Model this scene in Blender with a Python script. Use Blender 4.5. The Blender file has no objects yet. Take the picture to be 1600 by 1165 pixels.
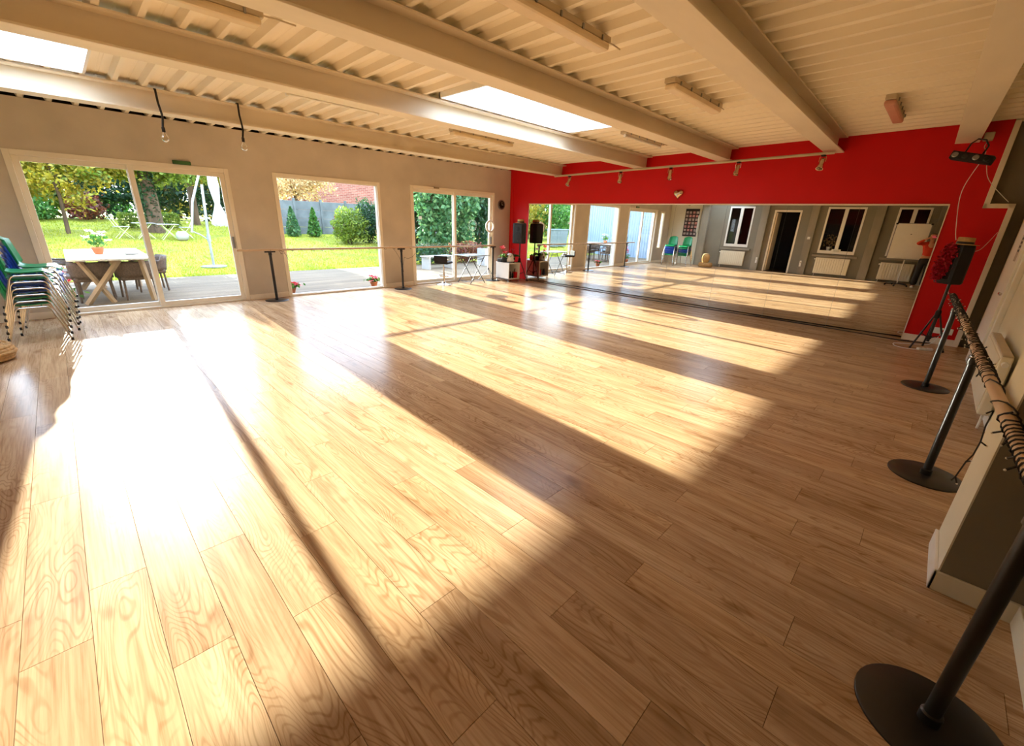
import bpy, bmesh, math, random
from mathutils import Vector, Matrix, Quaternion
random.seed(7)
sc = bpy.context.scene
COL = sc.collection
# ------------------------------------------------------------------ camera
CAM_H = 1.6
YAW, PITCH, ROLL, FPX = 0.764794, -0.3470, 0.0371713, 658.134
fw = Vector((math.cos(PITCH)*math.cos(YAW), math.cos(PITCH)*math.sin(YAW), math.sin(PITCH)))
rt0 = fw.cross(Vector((0, 0, 1))).normalized(); up0 = rt0.cross(fw)
CR = (math.cos(ROLL)*rt0 + math.sin(ROLL)*up0); CU = (-math.sin(ROLL)*rt0 + math.cos(ROLL)*up0)
cam = bpy.data.cameras.new('camera'); cam_o = bpy.data.objects.new('camera', cam); COL.objects.link(cam_o)
m = Matrix((CR, CU, -fw)).transposed().to_4x4(); m.translation = (0, 0, CAM_H)
cam_o.matrix_world = m
cam.sensor_width = 36; cam.sensor_fit = 'HORIZONTAL'; cam.lens = FPX*36/1600; cam.clip_start = 0.01; cam.clip_end = 300
sc.camera = cam_o
# ------------------------------------------------------------------ world, sun, exposure
SUN_DIR = Vector((-0.055, -1, -0.2640)).normalized()
w = bpy.data.worlds.new('sky'); sc.world = w; w.use_nodes = True
wn = w.node_tree.nodes; wl = w.node_tree.links
wtc = wn.new('ShaderNodeTexCoord'); wsep = wn.new('ShaderNodeSeparateXYZ'); wrp = wn.new('ShaderNodeValToRGB')
wl.new(wtc.outputs['Generated'], wsep.inputs[0]); wl.new(wsep.outputs['Z'], wrp.inputs[0]); wl.new(wrp.outputs[0], wn['Background'].inputs[0])
we = wrp.color_ramp.elements; we[0].position = 0.0; we[0].color = (0.86, 0.93, 1.0, 1); we[1].position = 0.75; we[1].color = (0.45, 0.65, 1.0, 1)
wn['Background'].inputs[1].default_value = 2.7
sun = bpy.data.lights.new('sun', 'SUN'); sun.energy = 7.1; sun.color = (1.0, 0.95, 0.80); sun.angle = math.radians(0.55)
sun_o = bpy.data.objects.new('sun', sun); COL.objects.link(sun_o); sun_o.location = (5, 30, 9)
sun_o.rotation_euler = SUN_DIR.to_track_quat('-Z', 'Y').to_euler()
sc.view_settings.view_transform = 'Standard'; sc.view_settings.look = 'None'; sc.view_settings.gamma = 1; sc.view_settings.use_curve_mapping = False
sc.view_settings.exposure = 2.05
sc.cycles.max_bounces = 8; sc.cycles.diffuse_bounces = 6; sc.cycles.glossy_bounces = 4; sc.cycles.transparent_max_bounces = 24
sc.cycles.transmission_bounces = 6; sc.cycles.caustics_reflective = False; sc.cycles.caustics_refractive = False
sc.cycles.sample_clamp_indirect = 8.0

# ------------------------------------------------------------------ materials
def rgb(r, g, b):
    f = lambda c: ((c/255)/12.92 if c/255 <= 0.04045 else (((c/255)+0.055)/1.055)**2.4)
    return (f(r), f(g), f(b), 1)
def nt(name):
    mt = bpy.data.materials.new(name); mt.use_nodes = True
    return mt, mt.node_tree.nodes, mt.node_tree.links
def mat(name, col, rough=0.5, metal=0.0, var=0.08, scale=6.0, bump=0.0, bscale=60.0, spec=0.5, coat=0.0, stretch=(1, 1, 1)):
    mt, n, l = nt(name); p = n['Principled BSDF']
    p.inputs['Roughness'].default_value = rough; p.inputs['Metallic'].default_value = metal
    p.inputs['Specular IOR Level'].default_value = spec; p.inputs['Coat Weight'].default_value = coat
    tc = n.new('ShaderNodeTexCoord'); mp = n.new('ShaderNodeMapping'); mp.inputs['Scale'].default_value = stretch
    l.new(tc.outputs['Object'], mp.inputs['Vector'])
    nz = n.new('ShaderNodeTexNoise'); nz.inputs['Scale'].default_value = scale; nz.inputs['Detail'].default_value = 5
    l.new(mp.outputs[0], nz.inputs['Vector'])
    r = n.new('ShaderNodeValToRGB'); e = r.color_ramp.elements
    e[0].position = 0.3; e[1].position = 0.7
    e[0].color = tuple(max(0, c*(1-var)) for c in col[:3])+(1,); e[1].color = tuple(min(1, c*(1+var)) for c in col[:3])+(1,)
    l.new(nz.outputs[0], r.inputs[0]); l.new(r.outputs[0], p.inputs['Base Color'])
    if bump:
        n2 = n.new('ShaderNodeTexNoise'); n2.inputs['Scale'].default_value = bscale; n2.inputs['Detail'].default_value = 4
        l.new(mp.outputs[0], n2.inputs['Vector'])
        b = n.new('ShaderNodeBump'); b.inputs['Strength'].default_value = bump; b.inputs['Distance'].default_value = 0.01
        l.new(n2.outputs[0], b.inputs['Height']); l.new(b.outputs[0], p.inputs['Normal'])
    return mt
def mat_leaf(name, c1, c2, c3=None, trans=0.45):
    mt, n, l = nt(name); p = n['Principled BSDF']
    geo = n.new('ShaderNodeNewGeometry'); r = n.new('ShaderNodeValToRGB'); e = r.color_ramp.elements
    e[0].color = c1; e[1].color = c2
    if c3: x = r.color_ramp.elements.new(0.6); x.color = c3
    l.new(geo.outputs['Random Per Island'], r.inputs[0])
    p.inputs['Roughness'].default_value = 0.55
    l.new(r.outputs[0], p.inputs['Base Color'])
    t = n.new('ShaderNodeBsdfTranslucent'); l.new(r.outputs[0], t.inputs[0])
    mx = n.new('ShaderNodeMixShader'); mx.inputs[0].default_value = trans
    l.new(p.outputs[0], mx.inputs[1]); l.new(t.outputs[0], mx.inputs[2])
    l.new(mx.outputs[0], n['Material Output'].inputs[0])
    return mt
def mat_glass(name, tint=(0.97, 0.985, 0.98), refl=1.0):
    mt, n, l = nt(name); n.remove(n['Principled BSDF'])
    t = n.new('ShaderNodeBsdfTransparent'); t.inputs[0].default_value = tint+(1,)
    g = n.new('ShaderNodeBsdfGlossy'); g.inputs['Roughness'].default_value = 0.0
    f = n.new('ShaderNodeFresnel'); f.inputs[0].default_value = 1.45
    k = n.new('ShaderNodeMath'); k.operation = 'MULTIPLY'; k.inputs[1].default_value = refl; l.new(f.outputs[0], k.inputs[0])
    mx = n.new('ShaderNodeMixShader'); l.new(k.outputs[0], mx.inputs[0]); l.new(t.outputs[0], mx.inputs[1]); l.new(g.outputs[0], mx.inputs[2])
    l.new(mx.outputs[0], n['Material Output'].inputs[0]); return mt
def mat_mirror(name):
    mt, n, l = nt(name); p = n['Principled BSDF']
    p.inputs['Base Color'].default_value = (0.86, 0.885, 0.87, 1); p.inputs['Metallic'].default_value = 1; p.inputs['Roughness'].default_value = 0.0
    return mt
def mat_floor(name):
    mt, n, l = nt(name); p = n['Principled BSDF']
    tc = n.new('ShaderNodeTexCoord'); oi = n.new('ShaderNodeObjectInfo'); at = n.new('ShaderNodeAttribute'); at.attribute_name = 'rnd'
    ad = n.new('ShaderNodeMath'); ad.operation = 'ADD'; l.new(oi.outputs['Random'], ad.inputs[0]); l.new(at.outputs['Fac'], ad.inputs[1])
    rn = n.new('ShaderNodeMath'); rn.operation = 'FRACT'; l.new(ad.outputs[0], rn.inputs[0])
    ml = n.new('ShaderNodeMath'); ml.operation = 'MULTIPLY'; ml.inputs[1].default_value = 61.0; l.new(rn.outputs[0], ml.inputs[0])
    cb = n.new('ShaderNodeCombineXYZ'); l.new(ml.outputs[0], cb.inputs[0]); l.new(ml.outputs[0], cb.inputs[1]); l.new(ml.outputs[0], cb.inputs[2])
    va = n.new('ShaderNodeVectorMath'); va.operation = 'ADD'; l.new(tc.outputs['Object'], va.inputs[0]); l.new(cb.outputs[0], va.inputs[1])
    def noise(scale3, sc_, det, dist=0.0):
        mp = n.new('ShaderNodeMapping'); mp.inputs['Scale'].default_value = scale3; l.new(va.outputs[0], mp.inputs['Vector'])
        z = n.new('ShaderNodeTexNoise'); z.inputs['Scale'].default_value = sc_; z.inputs['Detail'].default_value = det; z.inputs['Distortion'].default_value = dist
        l.new(mp.outputs[0], z.inputs['Vector']); return z
    def ramp(inp, stops):
        r = n.new('ShaderNodeValToRGB'); e = r.color_ramp.elements
        e[0].position, e[0].color = stops[0]; e[1].position, e[1].color = stops[-1]
        for s in stops[1:-1]:
            x = e.new(s[0]); x.color = s[1]
        l.new(inp, r.inputs[0]); return r
    def mixc(fac, a, b, mode='MIX'):
        x = n.new('ShaderNodeMix'); x.data_type = 'RGBA'; x.blend_type = mode
        if isinstance(fac, float): x.inputs['Factor'].default_value = fac
        else: l.new(fac, x.inputs['Factor'])
        l.new(a, x.inputs['A']); l.new(b, x.inputs['B']); return x.outputs['Result']
    g1 = noise((5.5, 0.95, 1), 1.0, 1.5, 0.35)
    s1 = n.new('ShaderNodeMath'); s1.operation = 'MULTIPLY'; s1.inputs[1].default_value = 210; l.new(g1.outputs[0], s1.inputs[0])
    s2 = n.new('ShaderNodeMath'); s2.operation = 'SINE'; l.new(s1.outputs[0], s2.inputs[0])
    ring = ramp(s2.outputs[0], [(0.0, (1, 1, 1, 1)), (0.45, (0.97, 0.965, 0.96, 1)), (1.0, (0.74, 0.67, 0.60, 1))])
    msk = noise((3.0, 0.7, 1), 1.3, 1.0)
    mk = ramp(msk.outputs[0], [(0.42, (0.12, 0.12, 0.12, 1)), (0.58, (1, 1, 1, 1))])
    fine = noise((90, 3.0, 1), 1.0, 4.0)
    fr = ramp(fine.outputs[0], [(0.28, (0.72, 0.65, 0.58, 1)), (0.58, (1, 1, 1, 1))])
    broad = noise((9, 0.8, 1), 1.0, 2.0, 0.6)
    base = ramp(broad.outputs[0], [(0.25, rgb(178, 144, 108)), (0.5, rgb(206, 174, 137)), (0.78, rgb(220, 192, 155))])
    kn = noise((14, 5.0, 1), 0.55, 2.0)
    kr = ramp(kn.outputs[0], [(0.63, (1, 1, 1, 1)), (0.76, (0.64, 0.55, 0.47, 1))])
    c = mixc(1.0, base.outputs[0], fr.outputs[0], 'MULTIPLY')
    white = n.new('ShaderNodeRGB'); white.outputs[0].default_value = (1, 1, 1, 1)
    rg = mixc(mk.outputs[0], white.outputs[0], ring.outputs[0])
    c = mixc(1.0, c, rg, 'MULTIPLY'); c = mixc(1.0, c, kr.outputs[0], 'MULTIPLY')
    tone = ramp(rn.outputs[0], [(0.0, (0.84, 0.80, 0.77, 1)), (0.5, (0.98, 0.97, 0.96, 1)), (1.0, (1.0, 0.96, 0.89, 1))])
    c = mixc(1.0, c, tone.outputs[0], 'MULTIPLY')
    l.new(c, p.inputs['Base Color'])
    p.inputs['Roughness'].default_value = 0.23; p.inputs['Specular IOR Level'].default_value = 0.095
    b = n.new('ShaderNodeBump'); b.inputs['Strength'].default_value = 0.10; b.inputs['Distance'].default_value = 0.001
    l.new(fine.outputs[0], b.inputs['Height']); l.new(b.outputs[0], p.inputs['Normal'])
    return mt
def mat_brick(name):
    mt, n, l = nt(name); p = n['Principled BSDF']
    tc = n.new('ShaderNodeTexCoord'); mp = n.new('ShaderNodeMapping'); mp.inputs['Rotation'].default_value = (math.radians(90), 0, 0)
    b = n.new('ShaderNodeTexBrick'); l.new(tc.outputs['Object'], mp.inputs['Vector']); l.new(mp.outputs[0], b.inputs['Vector'])
    b.inputs['Color1'].default_value = rgb(138, 83, 68); b.inputs['Color2'].default_value = rgb(117, 62, 51); b.inputs['Mortar'].default_value = rgb(140, 118, 103)
    b.inputs['Scale'].default_value = 1.0; b.inputs['Brick Width'].default_value = 0.32; b.inputs['Row Height'].default_value = 0.11; b.inputs['Mortar Size'].default_value = 0.012
    l.new(b.outputs[0], p.inputs['Base Color']); p.inputs['Roughness'].default_value = 0.9; return mt
def mat_trans(name, col, k=0.7):
    mt, n, l = nt(name); p = n['Principled BSDF']; p.inputs['Base Color'].default_value = col; p.inputs['Roughness'].default_value = 0.5
    t = n.new('ShaderNodeBsdfTranslucent'); t.inputs[0].default_value = col
    mx = n.new('ShaderNodeMixShader'); mx.inputs[0].default_value = k
    l.new(p.outputs[0], mx.inputs[1]); l.new(t.outputs[0], mx.inputs[2]); l.new(mx.outputs[0], n['Material Output'].inputs[0]); return mt

M = {}
M['floor'] = mat_floor('oak_laminate')
M['under'] = mat('floor_joint', rgb(70, 46, 30), 0.9)
M['plaster'] = mat('grey_plaster', rgb(204, 190, 170), 0.85, var=0.10, scale=1.6, bump=0.15, bscale=25)
M['red'] = mat('red_paint', rgb(206, 6, 10), 0.55, var=0.03, scale=3, bump=0.04, bscale=90, spec=0.3)
M['cream'] = mat('cream_wall', rgb(226, 219, 196), 0.75, var=0.04, scale=2)
M['olive'] = mat('olive_grey_wall', rgb(132, 126, 110), 0.8, var=0.05, scale=2, bump=0.06)
M['concrete'] = mat('bare_concrete', rgb(150, 142, 126), 0.9, var=0.18, scale=3, bump=0.2, bscale=30, stretch=(1, 1, 0.35))
M['beam'] = mat('painted_beam', rgb(232, 220, 198), 0.6, var=0.08, scale=2.5, bump=0.05, bscale=40, stretch=(0.3, 1, 1))
M['deck'] = mat('cream_steel_deck', rgb(246, 236, 214), 0.5, var=0.03, scale=2, stretch=(1, 0.2, 1))
M['roof'] = mat('roof_sheet', rgb(120, 118, 112), 0.9)
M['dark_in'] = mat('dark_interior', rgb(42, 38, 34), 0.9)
M['frame'] = mat('white_window_frame', rgb(240, 228, 206), 0.4, var=0.02)
M['white'] = mat('white_paint', rgb(238, 235, 226), 0.45, var=0.02)
M['glass'] = mat_glass('window_glass')
M['bulb'] = mat_glass('bulb_glass', (0.98, 0.96, 0.9), 1.6)
M['mirror'] = mat_mirror('silvered_mirror')
M['black'] = mat('black_metal', rgb(30, 27, 26), 0.35, var=0.1, spec=0.5)
M['blackmatte'] = mat('black_plastic', rgb(24, 22, 23), 0.7, var=0.1, bump=0.1, bscale=200)
M['wire'] = mat('black_wire', rgb(28, 24, 22), 0.6)
M['woodbar'] = mat('pale_wood_rail', rgb(206, 178, 146), 0.4, var=0.08, scale=4, stretch=(0.2, 3, 3))
M['chrome'] = mat('chrome', rgb(215, 210, 205), 0.18, metal=1.0, var=0.02)
M['chairgreen'] = mat('green_plastic', rgb(14, 140, 82), 0.32, var=0.05)
M['chairblue'] = mat('blue_plastic', rgb(24, 66, 160), 0.32, var=0.05)
M['gardenwhite'] = mat('weathered_white', rgb(150, 148, 142), 0.6, var=0.06)
M['straw'] = mat('braided_straw', rgb(186, 148, 96), 0.85, var=0.3, scale=30, bump=0.6, bscale=60)
M['straw2'] = mat('straw_hat', rgb(196, 158, 100), 0.8, var=0.15, scale=40, bump=0.3, bscale=120)
M['boa'] = mat_leaf('red_feathers', rgb(170, 6, 30), rgb(120, 0, 18), rgb(200, 10, 60), 0.25)
M['radiator'] = mat('cream_radiator', rgb(236, 228, 204), 0.4, var=0.02)
M['lampbody'] = mat('lamp_housing', rgb(196, 180, 150), 0.5, var=0.06)
M['lampdiff'] = mat('lamp_diffuser', rgb(228, 208, 172), 0.35, var=0.05)
M['lampred'] = mat('pink_lamp_tube', rgb(206, 150, 128), 0.4, var=0.05)
M['gold'] = mat('silver_foil', rgb(216, 196, 168), 0.16, metal=1.0, var=0.05)
M['orange'] = mat('orange_top', rgb(214, 62, 30), 0.8, var=0.06)
M['skin'] = mat('skin', rgb(208, 150, 120), 0.55, var=0.04)
M['hair'] = mat('brown_hair', rgb(58, 38, 28), 0.6, var=0.2)
M['trousers'] = mat('black_trousers', rgb(26, 24, 26), 0.8, var=0.1)
M['pink'] = mat('pink_phone_case', rgb(236, 66, 108), 0.4, var=0.03)
M['board'] = mat('whiteboard_face', rgb(240, 236, 222), 0.25, var=0.02)
M['alu'] = mat('grey_aluminium', rgb(150, 150, 148), 0.35, metal=0.9, var=0.04)
M['photo1'] = mat('photo_print_a', rgb(196, 130, 122), 0.5, var=0.4, scale=14)
M['photo2'] = mat('photo_print_b', rgb(170, 150, 140), 0.5, var=0.4, scale=14)
M['posterback'] = mat('dark_poster', rgb(38, 14, 16), 0.6, var=0.2)
M['deckwood'] = mat('grey_deck_boards', rgb(106, 90, 70), 0.8, var=0.3, scale=1.5, bump=0.1, spec=0.2, stretch=(0.3, 2, 1))
M['soil'] = mat('soil_edge', rgb(92, 74, 52), 0.95, var=0.2)
M['lawn'] = mat('lawn_ground', rgb(134, 134, 22), 0.95, var=0.35, scale=1.2)
M['grass'] = mat_leaf('grass_blades', rgb(122, 140, 20), rgb(182, 180, 40), rgb(152, 160, 28), 0.5)
M['rattan'] = mat('dark_rattan', rgb(84, 66, 52), 0.7, var=0.35, scale=40, bump=0.5, bscale=70)
M['tabletop'] = mat('pale_tabletop', rgb(182, 176, 166), 0.3, var=0.04)
M['tablewood'] = mat('weathered_wood', rgb(150, 124, 94), 0.8, var=0.15, scale=6)
M['terracotta'] = mat('terracotta', rgb(196, 112, 70), 0.8, var=0.1)
M['canvas'] = mat_trans('white_canvas', rgb(196, 190, 186), 0.35)
M['steel'] = mat('grey_steel_pole', rgb(158, 164, 167), 0.35, metal=0.6, var=0.04)
M['limegreen'] = mat('pale_green_metal', rgb(186, 202, 135), 0.45, var=0.04)
M['bark'] = mat('ivy_bark', rgb(84, 66, 48), 0.95, var=0.3, scale=8, bump=0.6, bscale=14, stretch=(1, 1, 0.2))
M['fence'] = mat('grey_fence_slab', rgb(94, 99, 97), 0.85, var=0.3, scale=2, bump=0.1)
M['brick'] = mat_brick('brick_facade')
M['rooftile'] = mat('roof_tiles', rgb(135, 67, 51), 0.8, var=0.2, scale=10)
M['bin'] = mat('grey_bin_plastic', rgb(107, 119, 122), 0.5, var=0.05)
M['bluewall'] = mat('pale_blue_cladding', rgb(122, 140, 158), 0.6, var=0.15, scale=2, stretch=(1, 6, 0.2))
M['translucent'] = mat_trans('skylight_sheet', (0.96, 0.96, 0.95, 1), 0.96)
L = {}
L['yellow'] = mat_leaf('yellow_leaves', rgb(140, 122, 26), rgb(98, 112, 26), rgb(168, 154, 50))
L['olive'] = mat_leaf('olive_leaves', rgb(88, 113, 31), rgb(134, 150, 48), rgb(111, 129, 41))
L['green'] = mat_leaf('green_leaves', rgb(46, 97, 31), rgb(102, 146, 56), rgb(71, 120, 41))
L['dark'] = mat_leaf('dark_leaves', rgb(25, 57, 31), rgb(57, 91, 48), rgb(36, 71, 36))
L['conifer'] = mat_leaf('conifer_needles', rgb(42, 88, 48), rgb(116, 151, 92), rgb(70, 116, 64))
L['russet'] = mat_leaf('russet_leaves', rgb(115, 48, 34), rgb(157, 85, 48), rgb(97, 56, 36))
L['redflower'] = mat_leaf('red_petals', rgb(190, 21, 41), rgb(214, 53, 69), None, 0.3)
L['whiteflower'] = mat_leaf('white_petals', rgb(225, 221, 218), rgb(218, 206, 203), None, 0.3)
L['pale'] = mat_leaf('pale_leaves', rgb(190, 164, 111), rgb(210, 190, 139), rgb(167, 129, 77))

# ------------------------------------------------------------------ mesh helpers
class MB:
    def __init__(s): s.v = []; s.f = []; s.smooth = False
    def add(s, vs, fs):
        o = len(s.v); s.v += [tuple(v) for v in vs]; s.f += [tuple(i+o for i in f) for f in fs]; return s
    def box(s, x0, x1, y0, y1, z0, z1, bev=0.0):
        if bev <= 0:
            return s.add([(x0,y0,z0),(x1,y0,z0),(x1,y1,z0),(x0,y1,z0),(x0,y0,z1),(x1,y0,z1),(x1,y1,z1),(x0,y1,z1)],
                  [(3,2,1,0),(4,5,6,7),(0,1,5,4),(1,2,6,5),(2,3,7,6),(3,0,4,7)])
        b = min(bev, abs(x1-x0)*.49, abs(y1-y0)*.49, abs(z1-z0)*.49); bm = bmesh.new(); bmesh.ops.create_cube(bm, size=1)
        for v in bm.verts:
            v.co = Vector(((x0+x1)/2+v.co.x*(x1-x0), (y0+y1)/2+v.co.y*(y1-y0), (z0+z1)/2+v.co.z*(z1-z0)))
        bmesh.ops.bevel(bm, geom=list(bm.edges), offset=b, segments=2, affect='EDGES', profile=0.5)
        bm.verts.index_update(); s.add([v.co[:] for v in bm.verts], [[v.index for v in f.verts] for f in bm.faces]); bm.free(); return s
    def tube(s, pts, r, n=8, caps=True, rs=None):
        pts = [Vector(p) for p in pts]; rings = []; prev = None
        for i, p in enumerate(pts):
            t = (pts[min(i+1, len(pts)-1)]-pts[max(i-1, 0)])
            t = t.normalized() if t.length > 1e-9 else Vector((0, 0, 1))
            if prev is None:
                a = Vector((0, 0, 1)) if abs(t.z) < .9 else Vector((1, 0, 0)); u = t.cross(a).normalized()
            else:
                u = prev - t*prev.dot(t)
                u = u.normalized() if u.length > 1e-6 else t.orthogonal().normalized()
            prev = u; w_ = t.cross(u); rr = rs[i] if rs else r
            rings.append([p+(u*math.cos(k*2*math.pi/n)+w_*math.sin(k*2*math.pi/n))*rr for k in range(n)])
        vs = [v for rg in rings for v in rg]; fs = []
        for i in range(len(rings)-1):
            for k in range(n):
                a = i*n+k; b = i*n+(k+1) % n; fs.append((a, b, b+n, a+n))
        if caps: fs.append(tuple(range(n-1, -1, -1))); fs.append(tuple(range((len(rings)-1)*n, len(rings)*n)))
        return s.add(vs, fs)
    def lathe(s, prof, n=24, c=(0, 0, 0), sx=1, sy=1):
        vs = []; fs = []
        for (r, z) in prof:
            for k in range(n):
                a = 2*math.pi*k/n; vs.append((c[0]+r*math.cos(a)*sx, c[1]+r*math.sin(a)*sy, c[2]+z))
        for i in range(len(prof)-1):
            for k in range(n):
                a = i*n+k; b = i*n+(k+1) % n; fs.append((a, b, b+n, a+n))
        fs.append(tuple(range(n-1, -1, -1))); fs.append(tuple(range((len(prof)-1)*n, len(prof)*n)))
        return s.add(vs, fs)
    def ball(s, c, r, n=16, sx=1, sy=1, sz=1):
        k = max(6, n//2); return s.lathe([(max(1e-3, r*math.sin(math.pi*i/k)), -r*math.cos(math.pi*i/k)*sz) for i in range(k+1)], n, c, sx, sy)
    def torus(s, c, R, r, n=32, m_=8, axis='z'):
        vs = []; fs = []
        for i in range(n):
            a = 2*math.pi*i/n
            for j in range(m_):
                b = 2*math.pi*j/m_; q = ((R+r*math.cos(b))*math.cos(a), (R+r*math.cos(b))*math.sin(a), r*math.sin(b))
                if axis == 'x': q = (q[2], q[0], q[1])
                if axis == 'y': q = (q[0], q[2], q[1])
                vs.append((c[0]+q[0], c[1]+q[1], c[2]+q[2]))
        for i in range(n):
            for j in range(m_):
                fs.append((i*m_+j, ((i+1) % n)*m_+j, ((i+1) % n)*m_+(j+1) % m_, i*m_+(j+1) % m_))
        return s.add(vs, fs)
    def grid(s, pts):                      # pts[i][j]
        R_, C_ = len(pts), len(pts[0]); vs = [p for r in pts for p in r]
        return s.add(vs, [(i*C_+j, i*C_+j+1, (i+1)*C_+j+1, (i+1)*C_+j) for i in range(R_-1) for j in range(C_-1)])
    def leaves(s, n, pos, size, up=0.0, rng=random):
        for _ in range(n):
            c = Vector(pos()); a = rng.uniform(0, 6.283); z = rng.uniform(-1, 1); q = math.sqrt(1-z*z)
            d = Vector((q*math.cos(a), q*math.sin(a), z+up)).normalized(); u = d.orthogonal().normalized(); u.rotate(Quaternion(d, rng.uniform(0, 6.28)))
            k = size*rng.uniform(.6, 1.3); e = u*k*.55
            s.add([c-d*k, c+e, c+d*k, c-e], [(0, 1, 2, 3)])
        return s
    def mesh(s, name, material):
        me = bpy.data.meshes.new(name); me.from_pydata(s.v, [], s.f); me.update()
        if material: me.materials.append(material)
        if s.smooth:
            me.polygons.foreach_set('use_smooth', [True]*len(me.polygons)); me.update()
        return me
    def build(s, name, material, parent=None, smooth=None):
        if smooth is not None: s.smooth = smooth
        o = bpy.data.objects.new(name, s.mesh(name, material)); COL.objects.link(o)
        if s.smooth and hasattr(o.data, 'set_sharp_from_angle'): o.data.set_sharp_from_angle(angle=math.radians(50))
        if parent: o.parent = parent
        return o
def empty(name, loc=(0, 0, 0), rz=0.0):
    o = bpy.data.objects.new(name, None); COL.objects.link(o); o.location = loc; o.rotation_euler = (0, 0, rz); o.empty_display_size = 0.1; return o
def tag(o, label=None, cat=None, group=None, kind=None):
    if label: o['label'] = label
    if cat: o['category'] = cat
    if group: o['group'] = group
    if kind: o['kind'] = kind
    return o
def copy_tree(o, parent=None):
    c = o.copy(); COL.objects.link(c)
    if parent: c.parent = parent
    for ch in list(o.children): copy_tree(ch, c)
    return c
def cm(v): return Vector(v)
def quadbox(name, mtl, parent, *a, bev=0.0): return MB().box(*a, bev=bev).build(name, mtl, parent)

# ------------------------------------------------------------------ floor
X0, X1, Y0, Y1 = -1.70, 9.40, -0.70, 9.15
PW, PL, PX = 0.1965, 1.29, -0.455
floor = MB().box(X0-.3, X1+.3, Y0-.1, Y1+.25, -0.10, -0.006).build('floor', M['under'])
tag(floor, 'warm oak laminate floor of long narrow planks', 'floor', kind='structure')
phase = {-1: .99, 0: .69, 2: .33, 3: .94, 4: .25, 5: .71, 6: 1.19, 7: .32, 8: .79, 9: .01, 10: .66, 11: .04, 12: .69, 13: .10, 14: .77, 15: .19, 16: 1.19, 19: .19}
def project(p):
    d = Vector(p)-Vector((0, 0, CAM_H)); z = d.dot(fw)
    if z < 0.05: return None
    return (800+FPX*d.dot(CR)/z, 582.5-FPX*d.dot(CU)/z)
rows = []
for k in range(math.floor((X0-PX)/PW), math.ceil((X1+.02-PX)/PW)):
    ph = phase.get(k, ((k*0.4637+0.31) % 1.0)*PL)
    j = math.floor((Y0-ph)/PL)
    while ph+j*PL < Y1+.02:
        a, b = max(Y0, ph+j*PL), min(Y1+.02, ph+(j+1)*PL); j += 1
        if b-a > .01: rows.append((max(X0, PX+k*PW), min(X1+.02, PX+(k+1)*PW), a, b))
def shown(r):
    q = [project((x, y, 0)) for x, y in ((r[0], r[2]), (r[1], r[2]), (r[1], r[3]), (r[0], r[3]))]
    if sum(1 for p in q if p and -150 < p[0] < 1750 and 300 < p[1] < 1350) < 1: return 0
    q = [p or ((r[0])*100, 2500) for p in q]
    q = [(min(1600, max(0, p[0])), min(1165, max(0, p[1]))) for p in q]
    return abs(sum(q[i][0]*q[(i+1) % 4][1]-q[(i+1) % 4][0]*q[i][1] for i in range(4)))/2
rows.sort(key=shown, reverse=True)
plank_mesh = {}
def plank_mb(w_, h_):
    g, e = 0.0011, 0.0016
    return MB().add([(0+.0004, .0004, -.006), (w_-.0004, .0004, -.006), (w_-.0004, h_-.0004, -.006), (.0004, h_-.0004, -.006), (g, g, 0), (w_-g, g, 0), (w_-g, h_-g, 0), (g, h_-g, 0)],
                    [(4,5,6,7), (0,1,5,4), (1,2,6,5), (2,3,7,6), (3,0,4,7)])
rest = MB(); rest_rnd = []
for i, r in enumerate(rows):
    w_, h_ = round(r[1]-r[0], 4), round(r[3]-r[2], 4)
    if i < 296:
        key = (w_, h_)
        if key not in plank_mesh: plank_mesh[key] = plank_mb(w_, h_).mesh('plank', M['floor'])
        o = bpy.data.objects.new('plank', plank_mesh[key]); COL.objects.link(o); o.parent = floor; o.location = (r[0], r[2], 0)
    else:
        p = plank_mb(w_, h_); rest.add([(x+r[0], y+r[2], z) for x, y, z in p.v], p.f); rest_rnd += [random.random()]*8
ro = rest.build('planks_beyond', M['floor'], floor); ro['kind'] = 'stuff'
at = ro.data.attributes.new('rnd', 'FLOAT', 'POINT'); at.data.foreach_set('value', rest_rnd)

# ------------------------------------------------------------------ window wall (left in the picture)
WOPEN = [(-1.05, -0.66, 0.62, 2.20), (-0.30, 2.25, 0, 2.25), (2.97, 5.11, 0, 2.265), (5.90, 8.56, 0, 2.28)]
WT = 2.895
wl_ = MB()
xs = [X0-.25]
for a, b, z0, z1 in WOPEN:
    wl_.box(xs[-1], a, 9.15, 9.38, -.1, WT)
    wl_.box(a, b, 9.15, 9.38, z1, WT)
    if z0 > 0: wl_.box(a, b, 9.15, 9.38, -.1, z0)
    xs.append(b)
wl_.box(xs[-1], 9.9, 9.15, 9.38, -.1, WT)
tag(wl_.build('wall_left', M['plaster']), 'grey-beige plastered wall with the garden doors', 'wall', kind='structure')
tag(MB().box(X0-.25, 9.9, 9.28, 9.42, WT, WT+.25).build('light_seal', M['dark_in']), 'added dark strip keeping daylight out of the gap above the garden wall', 'trim', kind='structure')  # added light seal; its dark colour stands in for the shaded gap
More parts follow.
